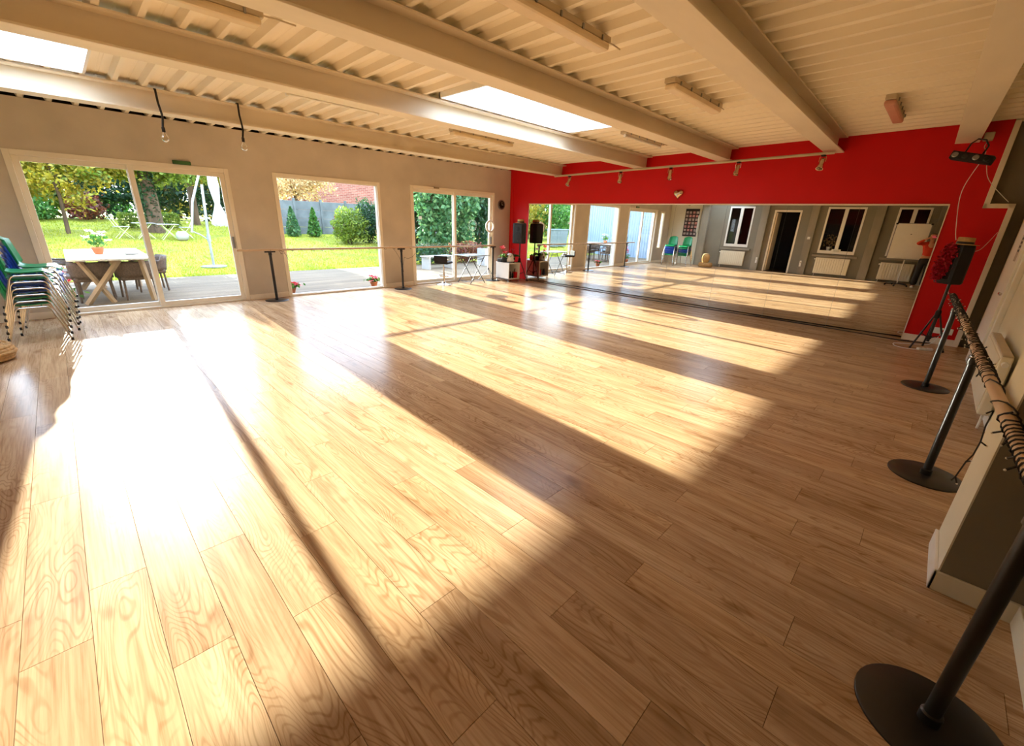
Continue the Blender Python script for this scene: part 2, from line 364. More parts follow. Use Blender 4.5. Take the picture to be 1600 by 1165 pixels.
def window(name, label, x0, x1, z0, z1, panels, rail=0.07, slide=True, casing=0.055):
    root = empty(name, ((x0+x1)/2, 9.15, z0)); cx = (x0+x1)/2
    def B(nm, mt_, a, b, c, d, e, f, bev=.004, par=root): return MB().box(a-cx, b-cx, c-9.15, d-9.15, e-z0, f-z0, bev=bev).build(nm, mt_, par)
    for nm, a, b, e, f in (('casing', x0-.012, x0+casing, z0, z1+.012), ('casing', x1-casing, x1+.012, z0, z1+.012), ('casing', x0+casing, x1-casing, z1-casing, z1+.012), ('threshold', x0+casing, x1-casing, z0, z0+.035)):
        B(nm, M['frame'], a, b, 9.135, 9.28, e, f)
    for i, (a, b) in enumerate(panels):
        ya = 9.165+(0.045 if (i % 2 == 0 and slide) else 0); e, f = z0+.035, z1-casing
        rl = rail if slide else 0.012
        p = empty('sash', (0, 0, 0)); p.parent = root
        B('stile', M['frame'], a, a+rl, ya, ya+.042, e, f, par=p); B('stile', M['frame'], b-rl, b, ya, ya+.042, e, f, par=p)
        B('rail', M['frame'], a+rl, b-rl, ya, ya+.042, f-rl, f, par=p); B('rail', M['frame'], a+rl, b-rl, ya, ya+.042, e, e+rl, par=p)
        MB().add([(a+rl-cx, ya+.021-9.15, e+rl-z0), (b-rl-cx, ya+.021-9.15, e+rl-z0), (b-rl-cx, ya+.021-9.15, f-rl-z0), (a+rl-cx, ya+.021-9.15, f-rl-z0)], [(0, 1, 2, 3)]).build('pane', M['glass'], p)
        if slide and i == len(panels)-1: B('handle', M['alu'], b-.05, b-.02, ya-.03, ya, .95, 1.15, par=p)
    tag(root, label, 'window', kind='structure'); return root
window('window_1', 'wide sliding garden door with the terrace table behind', -0.30, 2.25, 0, 2.25, [(-.245, .985), (.925, 2.195)])
window('window_2', 'fixed full-height window between the two sliding doors', 2.97, 5.11, 0, 2.265, [(3.025, 5.055)], slide=False)
window('window_3', 'narrower sliding garden door beside the red wall', 5.90, 8.56, 0, 2.28, [(5.955, 7.25), (7.19, 8.505)])
window('window_4', 'small side window next to the stacked chairs, seen in the mirror', -1.05, -0.66, 0.62, 2.20, [(-1.005, -.705)], slide=False, casing=.045)
bb = MB()
for a, b in ((X0, -.31), (2.265, 2.955), (5.125, 5.885), (8.575, 9.2)): bb.box(a, b, 9.135, 9.15, 0, .10, bev=.004)
tag(bb.build('baseboard_left', M['frame']), 'pale baseboard along the garden wall', 'baseboard', kind='structure')
# ------------------------------------------------------------------ red wall, slightly out of square
RED = math.radians(0.7)
def redroot(name, yy=0.0, z=0.0):
    o = empty(name); o.rotation_euler = (0, 0, RED); o.location = Matrix.Rotation(RED, 4, 'Z') @ Vector((0, yy-9.15, z)) + Vector((9.2, 9.15, 0)); return o
def redat(y, off=0.0): return 9.2+(9.15-y)*math.tan(RED)-off
def redbuild(mb, name, mtl, yy=0.0, z=0.0, smooth=None):
    mb.v = [(x, y-yy, q-z) for x, y, q in mb.v]; o = mb.build(name, mtl, None, smooth); o.rotation_euler = (0, 0, RED)
    o.location = Matrix.Rotation(RED, 4, 'Z') @ Vector((0, yy-9.15, z)) + Vector((9.2, 9.15, 0)); return o
rw = MB().box(0, .16, -0.50, 9.15, -.1, 2.0)
za, zb = 2.99+(5.07+.25)*.0225+.05, 2.99+(5.07-9.3)*.0225+.05
rw.add([(0,-.25,2),(.16,-.25,2),(.16,9.3,2),(0,9.3,2),(0,-.25,za),(.16,-.25,za),(.16,9.3,zb),(0,9.3,zb)], [(3,2,1,0),(4,5,6,7),(0,1,5,4),(1,2,6,5),(2,3,7,6),(3,0,4,7)])
tag(redbuild(rw, 'wall_back', M['red']), 'bright red painted wall above and around the mirror', 'wall', kind='structure')
tag(MB().box(9.2-.02, 9.26, 9.02, 9.14, 0, 2.72, bev=.03).build('trim_2', M['red']), 'red boxed pipe in the corner', 'trim', kind='structure')
t3 = MB().box(-.015, .17, -.56, -.50, .0, 2.06, bev=.004).box(-.015, .17, -.56, -.25, 2.0, 2.06, bev=.004).box(-.015, .17, -.31, -.25, 2.0, 3.10, bev=.004)
tag(redbuild(t3, 'trim_3', M['frame']), 'cream stepped edging at the free end of the red wall', 'trim', kind='structure')
tag(redbuild(MB().box(-.012, 0, -.50, .10, 0, .10, bev=.003), 'baseboard_back', M['frame']), 'short pale baseboard under the red wall end', 'baseboard', kind='structure')
tag(MB().box(9.52, 9.7, -1.2, 9.6, -.1, 3.32).build('wall_end', M['olive']), 'grey wall visible beyond the red wall end', 'wall', kind='structure')
mir = redroot('wall_mirror', 0.104, 0)
for k in range(8):
    MB().box(-.012, -.002, k*1.037+.0015, (k+1)*1.037-.0015, 0.004, 2.03).build('mirror_panel', M['mirror'], mir)
MB().box(-.002, 0, 0, 8.296, 0.0, 2.03).build('backing', M['alu'], mir)
MB().box(-.022, 0, -.012, 8.31, 2.03, 2.055, bev=.003).build('top_rail', M['frame'], mir)
MB().box(-.018, 0, -.014, 0, 0.0, 2.03, bev=.003).build('edge_strip', M['frame'], mir)
MB().box(-.018, 0, 8.296, 8.31, 0.0, 2.03, bev=.003).build('edge_strip', M['frame'], mir)
tag(mir, 'long wall mirror of eight tall panels on the red wall', 'mirror')
# ------------------------------------------------------------------ right wall with pier
tag(MB().box(2.98, 9.55, -.90, -.70, -.1, 3.32).build('wall_right', M['cream']), 'cream wall behind the radiator and barre', 'wall', kind='structure')
tag(MB().box(X0-.2, 2.60, -.86, -.66, -.1, 3.32).build('wall_near', M['olive']), 'dark olive-grey wall beside the near barre stand', 'wall', kind='structure')
pier = MB().box(2.58, 2.985, -.70, -.392, -.1, 3.32).build('pillar_1', M['olive'])
tag(pier, 'wall pier with dark side and pale front', 'pillar', kind='structure')
MB().box(2.582, 2.985, -.392, -.386, .10, 3.08).build('pale_face', M['cream'], pier)  # window light on the front is put into this paler cream
bb = MB().box(2.566, 2.58, -.66, -.372, 0, .105, bev=.003); bb.build('side_baseboard', M['cream'], pier)
MB().box(2.566, 2.99, -.386, -.372, 0, .105, bev=.003).build('front_baseboard', M['white'], pier)
tag(MB().box(X0, 2.565, -.66, -.645, 0, .105, bev=.003).build('baseboard_near', M['cream']), 'grey-white baseboard beside the pier', 'baseboard', kind='structure')
tag(MB().box(2.99, 9.3, -.70, -.685, 0, .10, bev=.003).build('baseboard_right', M['white']), 'white baseboard under the radiator', 'baseboard', kind='structure')
d2 = empty('door_2', (7.9, -.70, 0))
MB().box(-.62, .62, 0, .05, 0, 2.06, bev=.005).build('casing', M['white'], d2)
MB().box(-.50, .50, .05, .075, .01, 1.98, bev=.004).build('door_leaf', M['white'], d2)
MB().box(.52, .60, .05, .07, 0, 2.04, bev=.004).build('casing_bead', M['frame'], d2)
MB().box(-.44, -.30, .075, .10, .98, 1.01, bev=.008).build('door_handle', M['chrome'], d2)
nb = MB().box(-.36, -.14, .0755, .0775, 1.36, 1.66).build('notice', M['board'], d2)
for k in range(4): MB().box(-.33, -.17, .0776, .0782, 1.60-k*.045, 1.625-k*.045).build('notice_line', M['wire'], nb)
tag(d2, 'white door with a printed notice near the hat-topped speaker', 'door', kind='structure')
# ------------------------------------------------------------------ wall behind the camera (seen in the mirror)
BWX = -1.70
BOPEN = [(0.28, 1.13, .88, 2.48), (2.00, 3.14, .84, 2.48), (4.00, 4.83, 0, 2.30), (5.62, 6.57, .88, 2.48)]
bw = MB(); yy = [-.9]
for a, b, z0, z1 in BOPEN:
    bw.box(BWX-.22, BWX, yy[-1], a, -.1, 3.32); bw.box(BWX-.22, BWX, a, b, z1, 3.32)
    if z0: bw.box(BWX-.22, BWX, a, b, -.1, z0)
    yy.append(b)
bw.box(BWX-.22, BWX, yy[-1], 7.75, -.1, 3.32)
tag(bw.build('wall_front', M['olive']), 'dark olive wall with windows and radiators, reflected in the mirror', 'wall', kind='structure')
tag(MB().box(BWX-.22, BWX, 7.75, 9.4, -.1, 3.32).build('wall_corner', M['cream']), 'cream wall corner behind the chair stacks, seen in the mirror', 'wall', kind='structure')
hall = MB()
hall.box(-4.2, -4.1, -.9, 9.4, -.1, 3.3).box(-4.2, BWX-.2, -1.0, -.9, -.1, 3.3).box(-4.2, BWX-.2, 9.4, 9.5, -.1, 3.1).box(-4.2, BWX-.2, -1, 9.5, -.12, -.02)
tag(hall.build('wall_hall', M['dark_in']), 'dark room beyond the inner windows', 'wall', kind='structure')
for i, (y0, y1) in enumerate(((7.37, 7.66), (5.06, 5.32), (3.38, 3.62), (1.46, 1.72), (-.06, .08))):
    p = MB().box(BWX, BWX+.17, y0, y1, -.05, 3.0, bev=.006).build('pillar_%d' % (i+2), M['concrete'])
    tag(p, ['raw concrete pillar beside the photo board', 'raw concrete pillar between inner window and dark doorway', 'raw concrete pillar with a switch on it', 'raw concrete pillar left of the whiteboard in the mirror', 'thin concrete pillar behind the photographer'][i], 'pillar', kind='structure')
def innerwin(name, label, y0, y1, z0, z1):
    r = empty(name, (BWX, (y0+y1)/2, z0)); cy = (y0+y1)/2; h = z1-z0; w_ = y1-y0
    for nm, a, b, e, f in (('casing', -w_/2, -w_/2+.06, 0, h), ('casing', w_/2-.06, w_/2, 0, h), ('casing', -w_/2+.06, w_/2-.06, h-.06, h), ('casing', -w_/2+.06, w_/2-.06, 0, .11), ('mullion', -.055, .055, .11, h-.06)):
        MB().box(-.06, .02, a, b, e, f, bev=.004).build(nm, M['white'], r)
    for s_ in (-1, 1):
        a, b = sorted((s_*.055, s_*(w_/2-.06)))
        MB().add([(-.03, a, .11), (-.03, b, .11), (-.03, b, h-.06), (-.03, a, h-.06)], [(0, 1, 2, 3)]).build('pane', M['glass'], r)
    MB().box(-.05, .10, -w_/2-.13, w_/2+.13, -.13, -.05, bev=.006).build('sill', M['concrete'], r)
    tag(r, label, 'window', kind='structure'); return r
innerwin('window_5', 'white two-leaf inner window behind the photographer', .28, 1.13, .88, 2.48)
wb = innerwin('window_6', 'white two-leaf inner window with a plant behind it', 2.00, 3.14, .84, 2.48)
innerwin('window_7', 'white two-leaf inner window nearest the chair stacks', 5.62, 6.57, .88, 2.48)
d1 = empty('door_1', (BWX, 4.415, 0))
for a, b, e, f in ((-.47, -.41, 0, 2.36), (.41, .47, 0, 2.36), (-.41, .41, 2.29, 2.36)): MB().box(-.1, .02, a, b, e, f, bev=.004).build('casing', M['frame'], d1)
MB().box(-.72, -.06, .36, .405, .02, 2.26, bev=.004).build('door_leaf', M['frame'], d1)
tag(d1, 'open inner doorway into a dark room', 'door', kind='structure')
# ------------------------------------------------------------------ ceiling
def dz(y): return 2.99+(5.07-y)*0.0225
RP, RX = 0.2642, 0.81
SKY = [(3.65, 6.27, 3.72, 4.93), (-1.45, .57, 6.02, 7.19)]
ceil = MB().add([(X0-.2, Y0-.2, dz(Y0-.2)+.12), (X0-.15, Y0-.2, dz(Y0-.2)+.12), (X0-.15, 9.4, dz(9.4)+.12), (X0-.2, 9.4, dz(9.4)+.12)], [(0, 1, 2, 3)]).build('ceiling', M['deck'])
tag(ceil, 'cream corrugated steel ceiling deck between the beams', 'ceiling', kind='structure')
prof = [(-.022, 0), (.022, 0), (.046, .058), (.115, .058), (.122, .062), (.142, .062), (.149, .058), (RP-.046, .058)]
k0 = math.floor((X0-.1-RX)/RP); kend = math.ceil((X1+.1-RX)/RP)
def deck_panel(ka, kb):
    pts = []
    for k in range(ka, kb): pts += [(RX+k*RP+a, b) for a, b in prof]
    pts.append((RX+kb*RP-.022, 0)); pts.append((RX+kb*RP+.004, -.003))
    cuts = []
    for s_ in SKY:
        for cx in s_[:2]:
            if pts[0][0] < cx < pts[-1][0]: cuts.append(cx)
    for cx in cuts:
        for i in range(len(pts)-1):
            if pts[i][0] < cx < pts[i+1][0]:
                t = (cx-pts[i][0])/(pts[i+1][0]-pts[i][0]); pts.insert(i+1, (cx, pts[i][1]*(1-t)+pts[i+1][1]*t)); break
    ysp = sorted({Y0-.12, 9.29}.union(*[set(s_[2:]) for s_ in SKY]))
    mb = MB(); mb.v = [(x, y, dz(y)+z) for y in ysp for x, z in pts]; n_ = len(pts)
    for j in range(len(ysp)-1):
        ym = (ysp[j]+ysp[j+1])/2
        for i in range(n_-1):
            xm = (pts[i][0]+pts[i+1][0])/2
            if any(s_[0] < xm < s_[1] and s_[2] < ym < s_[3] for s_ in SKY): continue
            mb.f.append((j*n_+i, (j+1)*n_+i, (j+1)*n_+i+1, j*n_+i+1))
    return mb
k = k0
while k < kend:
    deck_panel(k, min(k+4, kend)).build('deck_panel', M['deck'], ceil); k += 4
rf = MB()
def rbox(x0, x1, y0, y1):
    rf.add([(x0,y0,dz(y0)+.13),(x1,y0,dz(y0)+.13),(x1,y1,dz(y1)+.13),(x0,y1,dz(y1)+.13),(x0,y0,dz(y0)+.2),(x1,y0,dz(y0)+.2),(x1,y1,dz(y1)+.2),(x0,y1,dz(y1)+.2)],
           [(3,2,1,0),(4,5,6,7),(0,1,5,4),(1,2,6,5),(2,3,7,6),(3,0,4,7)])
a, b = SKY
rbox(-4.3, 10, -1.1, a[2]); rbox(-4.3, a[0], a[2], a[3]); rbox(a[1], 10, a[2], a[3]); rbox(-4.3, 10, a[3], b[2]); rbox(-4.3, b[0], b[2], b[3]); rbox(b[1], 10, b[2], b[3]); rbox(-4.3, 10, b[3], 9.55)
tag(rf.build('roof', M['roof']), 'flat roof sheet above the ceiling deck', 'roof', kind='structure')
for i, s_ in enumerate(SKY):
    r = empty('window_%d' % (8+i), ((s_[0]+s_[1])/2, (s_[2]+s_[3])/2, dz(s_[3])))
    hx, hy = (s_[1]-s_[0])/2, (s_[3]-s_[2])/2
    for nm, q in (('curb', (-hx, -hx+.025, -hy, hy)), ('curb', (hx-.025, hx, -hy, hy)), ('curb', (-hx, hx, -hy, -hy+.025)), ('curb', (-hx, hx, hy-.025, hy))):
        MB().box(*q, .0, .42).build(nm, M['white'], r)
    MB().box(-hx-.03, hx+.03, -hy-.03, hy+.03, .42, .43).build('sheet', M['translucent'], r)
    tag(r, ['bright skylight above the middle of the room', 'bright skylight at the edge of the picture over the chairs'][i], 'skylight', kind='structure')
beams = [(-1.72, 7.36, 9.34, 7.36, 2.69), (-1.72, 5.07, 9.34, 5.07, 2.745), (-1.72, 3.345, 9.34, 3.345, 2.785), (-1.72, 1.46, 9.35, 1.69, 2.834), (-1.72, -.11, 9.36, .15, 2.857)]
for i, (xa, ya, xb, yb, z) in enumerate(beams):
    ln = math.hypot(xb-xa, yb-ya); ang = math.atan2(yb-ya, xb-xa)
    r = empty('ceiling_beam', (xa, ya, z), ang); hb = dz(ya)-z-.002
    MB().box(0, ln, -.125, .125, 0, .017, bev=.003).build('lower_flange', M['beam'], r)
    MB().box(0, ln, -.006, .006, .017, hb-.017).build('web', M['beam'], r)
    MB().box(0, ln, -.125, .125, hb-.017, hb, bev=.003).build('upper_flange', M['beam'], r)
    tag(r, ['cream steel ceiling beam nearest the garden wall', 'cream steel ceiling beam between the two skylights', 'cream steel ceiling beam in the middle of the ceiling', 'cream steel ceiling beam ending at the last spotlight', 'cream steel ceiling beam at the right edge above the stage light'][i], 'beam', 'steel ceiling beams', 'structure')

# ------------------------------------------------------------------ ceiling fittings
def strip_light(x0, x1, y, label, kind=0):
    z = dz(y); ln = x1-x0
    r = empty('strip_light', (x0, y, z-.105))
    if kind == 2:
        MB().box(0, ln, -.05, .05, .055, .105, bev=.006).build('housing', M['lampbody'], r)
        MB().box(.03, ln-.03, -.055, .055, 0, .056, bev=.02).build('diffuser', M['lampred'], r)
    else:
        MB().box(0, ln, -.06, .06, .058, .105, bev=.008).build('housing', M['lampbody'], r)
        if kind == 0: MB().box(.02, ln-.02, -.066, .066, .0, .06, bev=.022).build('diffuser', M['lampdiff'], r)
        else:
            MB().tube([(.06, 0, .035), (ln-.06, 0, .035)], .014, 10).build('lamp_tube', M['white'], r, True)
            for e in (.04, ln-.07): MB().box(e, e+.03, -.02, .02, .015, .06, bev=.004).build('lamp_holder', M['white'], r)
    for q in range(5): MB().box(ln*(.1+.2*q)-.008, ln*(.1+.2*q)+.008, -.072, -.06, .05, .085).build('clip', M['alu'], r)
    MB().tube([(ln*.98, 0, .09), (ln+.12, .01, .10), (ln+.26, .02, .101)], .006, 6).build('cable', M['lampbody'], r)
    return tag(r, label, 'ceiling light', 'fluorescent strip lights on the ceiling deck')
strip_light(0.12, 1.43, 4.15, 'long strip light cut by the top edge, left of the middle beam')
strip_light(2.20, 3.54, 2.46, 'long strip light near the top centre beside a wide beam')
strip_light(4.77, 6.11, 2.47, 'strip light with diffuser in the middle of the bare deck')
strip_light(6.88, 8.10, .86, 'pinkish strip light in the last bay by the red wall', 2)
strip_light(2.16, 3.43, 5.94, 'open strip light without cover above the middle garden window', 1)
strip_light(4.76, 6.16, 6.13, 'strip light below the bright skylight in the bay by the garden wall')
strip_light(6.66, 7.98, 4.12, 'open strip light without cover near the middle of the red wall', 1)
for i, (x, zb, lab) in enumerate(((1.165, 2.37, 'bare bulb on black cord above the wide sliding door, left one'), (2.03, 2.38, 'bare bulb on black cord above the wide sliding door, right one'))):
    r = empty('pendant_bulb', (x, 7.20, zb))
    MB().tube([(0, .05, .56), (0, -.01, .555), (.005, .012, .42), (.02, .02, .30), (.015, 0, .24), (0, 0, .16)], .012, 8).build('cord', M['wire'], r, True)
    MB().lathe([(.012, .16), (.018, .15), (.018, .105), (.016, .10)], 12).build('socket', M['wire'], r, True)
    MB().lathe([(.014, .105), (.018, .09), (.034, .06), (.042, .035), (.036, .01), (.018, -.006), (.002, -.01)], 16).build('glass_bulb', M['bulb'], r, True)
    MB().tube([(-.008, 0, .1), (-.014, 0, .05), (0, 0, .045), (.014, 0, .05), (.008, 0, .1)], .0015, 5).build('filament', M['gold'], r)
    tag(r, lab, 'light bulb', 'bare pendant bulbs')
rail = MB().tube([(8.9, 7.32, 2.665), (8.9, 4.9, 2.72), (8.9, 3.2, 2.755), (8.9, 1.62, 2.792)], .022, 10).build('lighting_rail', M['lampbody'], None, True)
tag(rail, 'cream rail under the beams carrying the spotlights', 'rail')
for i, y in enumerate((6.86, 5.46, 4.32, 3.04, 1.76)):
    z = 2.665+(7.32-y)*.0223
    r = empty('spotlight', (8.9, y, z-.022), random.uniform(-.5, .5))
    MB().box(-.03, .03, -.03, .03, -.022, 0, bev=.004).build('clamp', M['blackmatte'], r)
    MB().tube([(0, -.045, -.10), (0, -.045, -.03), (0, -.02, -.015), (0, .02, -.015), (0, .045, -.03), (0, .045, -.10)], .005, 6).build('yoke', M['gold'], r, True)
    h = empty('head', (0, 0, -.10)); h.parent = r; h.rotation_euler = (0, math.radians((28, 18, 12, 20, 26)[i]), 0)
    MB().lathe([(.012, .06), (.032, .05), (.036, 0), (.036, -.06), (.046, -.075), (.052, -.12), (.044, -.12), (.034, -.085)], 18).build('barrel', M['gold'], h, True)
    MB().lathe([(.001, -.088), (.034, -.086)], 18).build('lens', M['blackmatte'], h)
    tag(r, ['spotlight at the garden-wall end of the rail', 'second spotlight from the garden wall', 'middle spotlight above the silver heart', 'fourth spotlight from the garden wall', 'last spotlight under the wide beam'][i], 'spotlight', 'spotlights on the rail before the red wall')
h = MB(); N = 28; outl = []
for k in range(N):
    t = 2*math.pi*k/N; outl.append((16*math.sin(t)**3/16*.11, (13*math.cos(t)-5*math.cos(2*t)-2*math.cos(3*t)-math.cos(4*t))/16*.11))
rings = [(1.0, 0), (.94, -.03), (.7, -.055), (.3, -.066)]
h.v = [(-.002+d, y*s_, z*s_) for s_, d in rings for y, z in outl]+[(-.07, 0, 0)]
for q in range(3):
    for k in range(N): h.f.append((q*N+k, q*N+(k+1) % N, (q+1)*N+(k+1) % N, (q+1)*N+k))
h.f += [(3*N+k, 3*N+(k+1) % N, 4*N) for k in range(N)]
o = h.build('heart_balloon', M['gold'], None, True); o.location = (redat(4.24), 4.24, 2.24); tag(o, 'shiny silver heart ornament on the red wall', 'ornament')
st = empty('stage_light', (8.72, .06, 2.60), math.radians(-8)); st.rotation_euler = (math.radians(14), math.radians(6), math.radians(-10))
MB().box(-.06, .06, -.24, .20, -.05, .05, bev=.012).build('bar_body', M['blackmatte'], st)
for q in range(4): MB().lathe([(.03, 0), (.034, .012), (.024, .018)], 14).build('lens', M['alu'] if q % 2 else M['black'], st).matrix_local = Matrix.Translation((-.06, -.18+q*.11, 0)) @ Matrix.Rotation(math.radians(-90), 4, 'Y')
MB().tube([(0, -.10, .03), (0, -.10, .16), (0, -.04, .22), (0, .04, .22), (0, .08, .16), (0, .08, .03)], .010, 8).build('bracket', M['black'], st, True)
tag(st, 'black bar-shaped stage light hanging below the right-hand beam', 'stage light')
jb = MB().box(9.17, 9.30, -.10, .0, 2.86, 2.96, bev=.012).build('junction_box', M['lampbody']); tag(jb, 'small grey junction box high on the red wall', 'box')
def wirething(name, label, pts, r=.004, mtl='white', cat='cable', sm=True):
    q = [Vector(p) for p in pts]; path = []
    for i in range(len(q)-1):
        p0, p1, p2, p3 = q[max(0, i-1)], q[i], q[i+1], q[min(len(q)-1, i+2)]
        for k in range(8):
            t = k/8; path.append(.5*((2*p1)+(p2-p0)*t+(2*p0-5*p1+4*p2-p3)*t*t+(3*p1-p0-3*p2+p3)*t**3))
    path.append(q[-1])
    return tag(MB().tube(path, r, 6).build(name, M[mtl], None, True), label, cat)
wirething('power_cable', 'thin white cable from the stage light down to the speaker', [(9.2, -.06, 2.87), (8.95, -.04, 2.75), (8.78, -.07, 2.62), (8.85, .02, 2.2), (8.9, -.05, 1.75), (8.86, -.1, 1.56)])
wirething('power_cable', 'thin white cable looping from stage light to the wall edge', [(8.8, -.10, 2.6), (9.0, -.17, 2.4), (9.28, -.28, 2.28), (9.3, -.48, 2.08)])
wirething('power_cable', 'thin white cable from the speaker back to the wall edging', [(8.78, -.27, 1.42), (9.0, -.38, 1.45), (9.27, -.49, 1.68)], .003)

# ------------------------------------------------------------------ stacking chairs
def make_chair(colr):
    r = empty('stacking_chair', (0, 0, 0)); pr = [(-.235, .835), (-.225, .79), (-.205, .70), (-.185, .60), (-.17, .52), (-.145, .468), (-.10, .448), (-.02, .442), (.08, .446), (.16, .45), (.205, .44), (.225, .415)]
    pts = []
    for i, (x, z) in enumerate(pr):
        t = i/(len(pr)-1); row = []
        hw = .20 if i > 3 else (.165+.035*i/3 if i else .14)
        if i == len(pr)-1: hw = .17
        for j in range(11):
            u = j/5-1; e = u*u
            if i < 5: row.append((x+.045*e*e*(1 if i else .3), u*hw, z-(.03*e if i == 0 else 0)))
            else: row.append((x, u*hw, z+.022*e*e*(1 if i < 10 else -.4)))
        pts.append(row)
    sh = MB().grid(pts).build('seat_shell', M[colr], r, True); md = sh.modifiers.new('thickness', 'SOLIDIFY'); md.thickness = .008; md.offset = 0
    for s_ in (-1, 1):
        MB().tube([(.265, s_*.245, 0), (.17, s_*.215, .395), (.15, s_*.212, .42), (.12, s_*.21, .428), (-.08, s_*.21, .428), (-.11, s_*.212, .42), (-.13, s_*.215, .395), (-.255, s_*.245, 0)], .0105, 8).build('side_frame', M['chrome'], r, True)
        for fx in (.265, -.255): MB().lathe([(.013, 0), (.013, .03), (.011, .032)], 10, (fx, s_*.245, 0)).build('foot_cap', M['blackmatte'], r, True)
    for xx in (.10, -.07): MB().tube([(xx, -.21, .428), (xx, .21, .428)], .008, 6).build('cross_bar', M['chrome'], r, True)
    return r
protoc = {}
ordin = ['lowest', 'second from the floor', 'third from the floor', 'fourth from the floor', 'fifth from the floor', 'topmost']
def chair_stack(x, y, rz, cols, where):
    for i, cn in enumerate(cols):
        if cn not in protoc: protoc[cn] = make_chair(cn); o = protoc[cn]
        else: o = copy_tree(protoc[cn])
        o.location = (x+.010*i, y, .0745*i); o.rotation_euler = (0, 0, rz)
        tag(o, '%s stacking chair, %s in the stack %s' % ('green' if 'green' in cn else 'blue', ordin[i], where), 'chair', 'stacked chairs by the garden door')
G_, B_ = 'chairgreen', 'chairblue'
chair_stack(-.46, 7.72, math.radians(3), [G_, G_, B_, B_, G_, G_], 'nearer the pouf')
chair_stack(-.36, 8.30, math.radians(-3), [G_, B_, B_, B_, B_, G_], 'against the garden wall')
pf = empty('floor_pouf', (-.90, 6.92, 0))
pb = MB()
for q in range(5): pb.torus((0, 0, .035+.028*q), .27-.012*abs(q-2), .024, 40, 8)
pb.lathe([(.26, .02), (.26, .15), (.20, .165), (.02, .168)], 32).build('cushion_body', M['straw'], pf, True)
for q in range(7): MB().torus((0, 0, .165-.002*q*0), .03+.035*q, .012, 36, 6).build('top_braid', M['straw'], pf, True)
tag(pf, 'low round braided straw pouf on the floor by the chairs', 'pouf')
dr = empty('wooden_drum', (-.94, 6.96, .176))
MB().lathe([(.10, 0), (.135, .06), (.155, .16), (.15, .26), (.12, .34), (.085, .37)], 28).build('drum_body', M['straw2'], dr, True)
MB().torus((0, 0, .335), .115, .010, 28, 6).build('hoop', M['tablewood'], dr, True)
tag(dr, 'rounded wicker drum standing on the straw pouf, seen in the mirror', 'basket')

# ------------------------------------------------------------------ barres
def barre(name, label, pts, stands, zt, helix, rr, base_r=.2):
    r = empty(name, (stands[0][0], stands[0][1], 0)); o = Vector(r.location)
    MB().tube([Vector(p)-o for p in pts], rr, 16).build('hand_rail', M['woodbar'], r, True)
    for (x, y) in stands:
        c = Vector((x, y, 0))-o
        MB().lathe([(base_r, 0), (base_r, .008), (base_r-.006, .012), (.06, .014)], 40, c).build('base_plate', M['black'], r, True)
        MB().lathe([(.031, .014), (.031, .05), (.024, .055), (.024, zt-.10), (.030, zt-.098), (.030, zt-.045), (.02, zt-.04)], 20, c).build('post', M['black'], r, True)
        d = Vector(pts[-1])-Vector(pts[0]); d.z = 0; d.normalize()
        MB().tube([c-d*.09+Vector((0, 0, zt-.035)), c+d*.09+Vector((0, 0, zt-.035))], .016, 10).build('saddle', M['black'], r, True)
    return tag(r, label, 'ballet barre')
barre('ballet_barre', 'ballet barre on black disc stands along the garden windows', [(2.10, 8.83, .935), (8.30, 8.80, .935)], [(2.64, 8.86), (5.37, 8.80), (8.22, 8.78)], .935, None, .020)
barre('ballet_barre', 'ballet barre on black disc stands beside the near right wall', [(1.60, -.382, .935), (3.93, -.318, .935), (7.45, -.235, .935)], [(1.75, -.395), (3.93, -.33), (6.44, -.262)], .935, None, .024, .205)
def fairy(name, label, path, rr, seed, buds):
    rg = random.Random(seed); mb = MB().tube(path, rr, 5); o = Vector(path[0]); r = empty(name, path[0])
    mb.v = [tuple(Vector(v)-o) for v in mb.v]; mb.build('wire', M['wire'], r, True)
    bd = MB(); tips = MB()
    for i in range(0, len(path), buds):
        p = Vector(path[i])-o; d = Vector((rg.uniform(-1, 1), rg.uniform(-1, 1), rg.uniform(-1, .6))).normalized()
        bd.tube([p, p+d*.028], rr*1.1, 5); tips.ball(p+d*.031, .0042, 8)
    bd.build('bulb_stems', M['wire'], r)['kind'] = 'stuff'; tips.build('bulb_tips', M['board'], r, True)['kind'] = 'stuff'
    return tag(r, label, 'string lights')
path = []; t = 0; rg = random.Random(3); x = 7.42
while x > 1.66:
    y = -.382+(x-1.6)*.0251; dense = 1.0 if (x < 2.35 or 3.2 < x < 4.6 or x > 5.2) else .45
    if 2.55 < x < 3.0: dense = .12
    x -= .0042/(dense)*rg.uniform(.7, 1.3); t += .62
    path.append((x, y+.0285*math.cos(t)+rg.uniform(-.003, .003), .935+.0285*math.sin(t)+rg.uniform(-.003, .003)))
fairy('string_lights', 'dark wire of fairy lights wound around the near right barre', path, .0034, 5, 9)
fairy('string_lights', 'loose end of fairy lights hanging beside the pier', [(2.66, -.34, .90), (2.64, -.335, .83), (2.63, -.34, .76), (2.58, -.33, .71), (2.55, -.315, .68), (2.55, -.31, .64), (2.55, -.305, .60), (2.52, -.295, .59)], .003, 8, 2)
path = []; t = 0; x = 2.55; rg = random.Random(11)
while x < 8.1:
    x += rg.uniform(.012, .03); t += rg.uniform(.5, .9)
    path.append((x, 8.83+.026*math.cos(t), .93+.026*math.sin(t)-.01*rg.random()))
fairy('string_lights', 'fairy lights twisted along the garden-side barre', path, .0028, 6, 3)
fairy('string_lights', 'fairy light strand drooping at the left garden barre stand', [(2.78, 8.80, .92), (2.82, 8.79, .86), (2.86, 8.79, .88), (2.90, 8.80, .83), (2.92, 8.79, .76), (2.95, 8.79, .70)], .003, 2, 1)
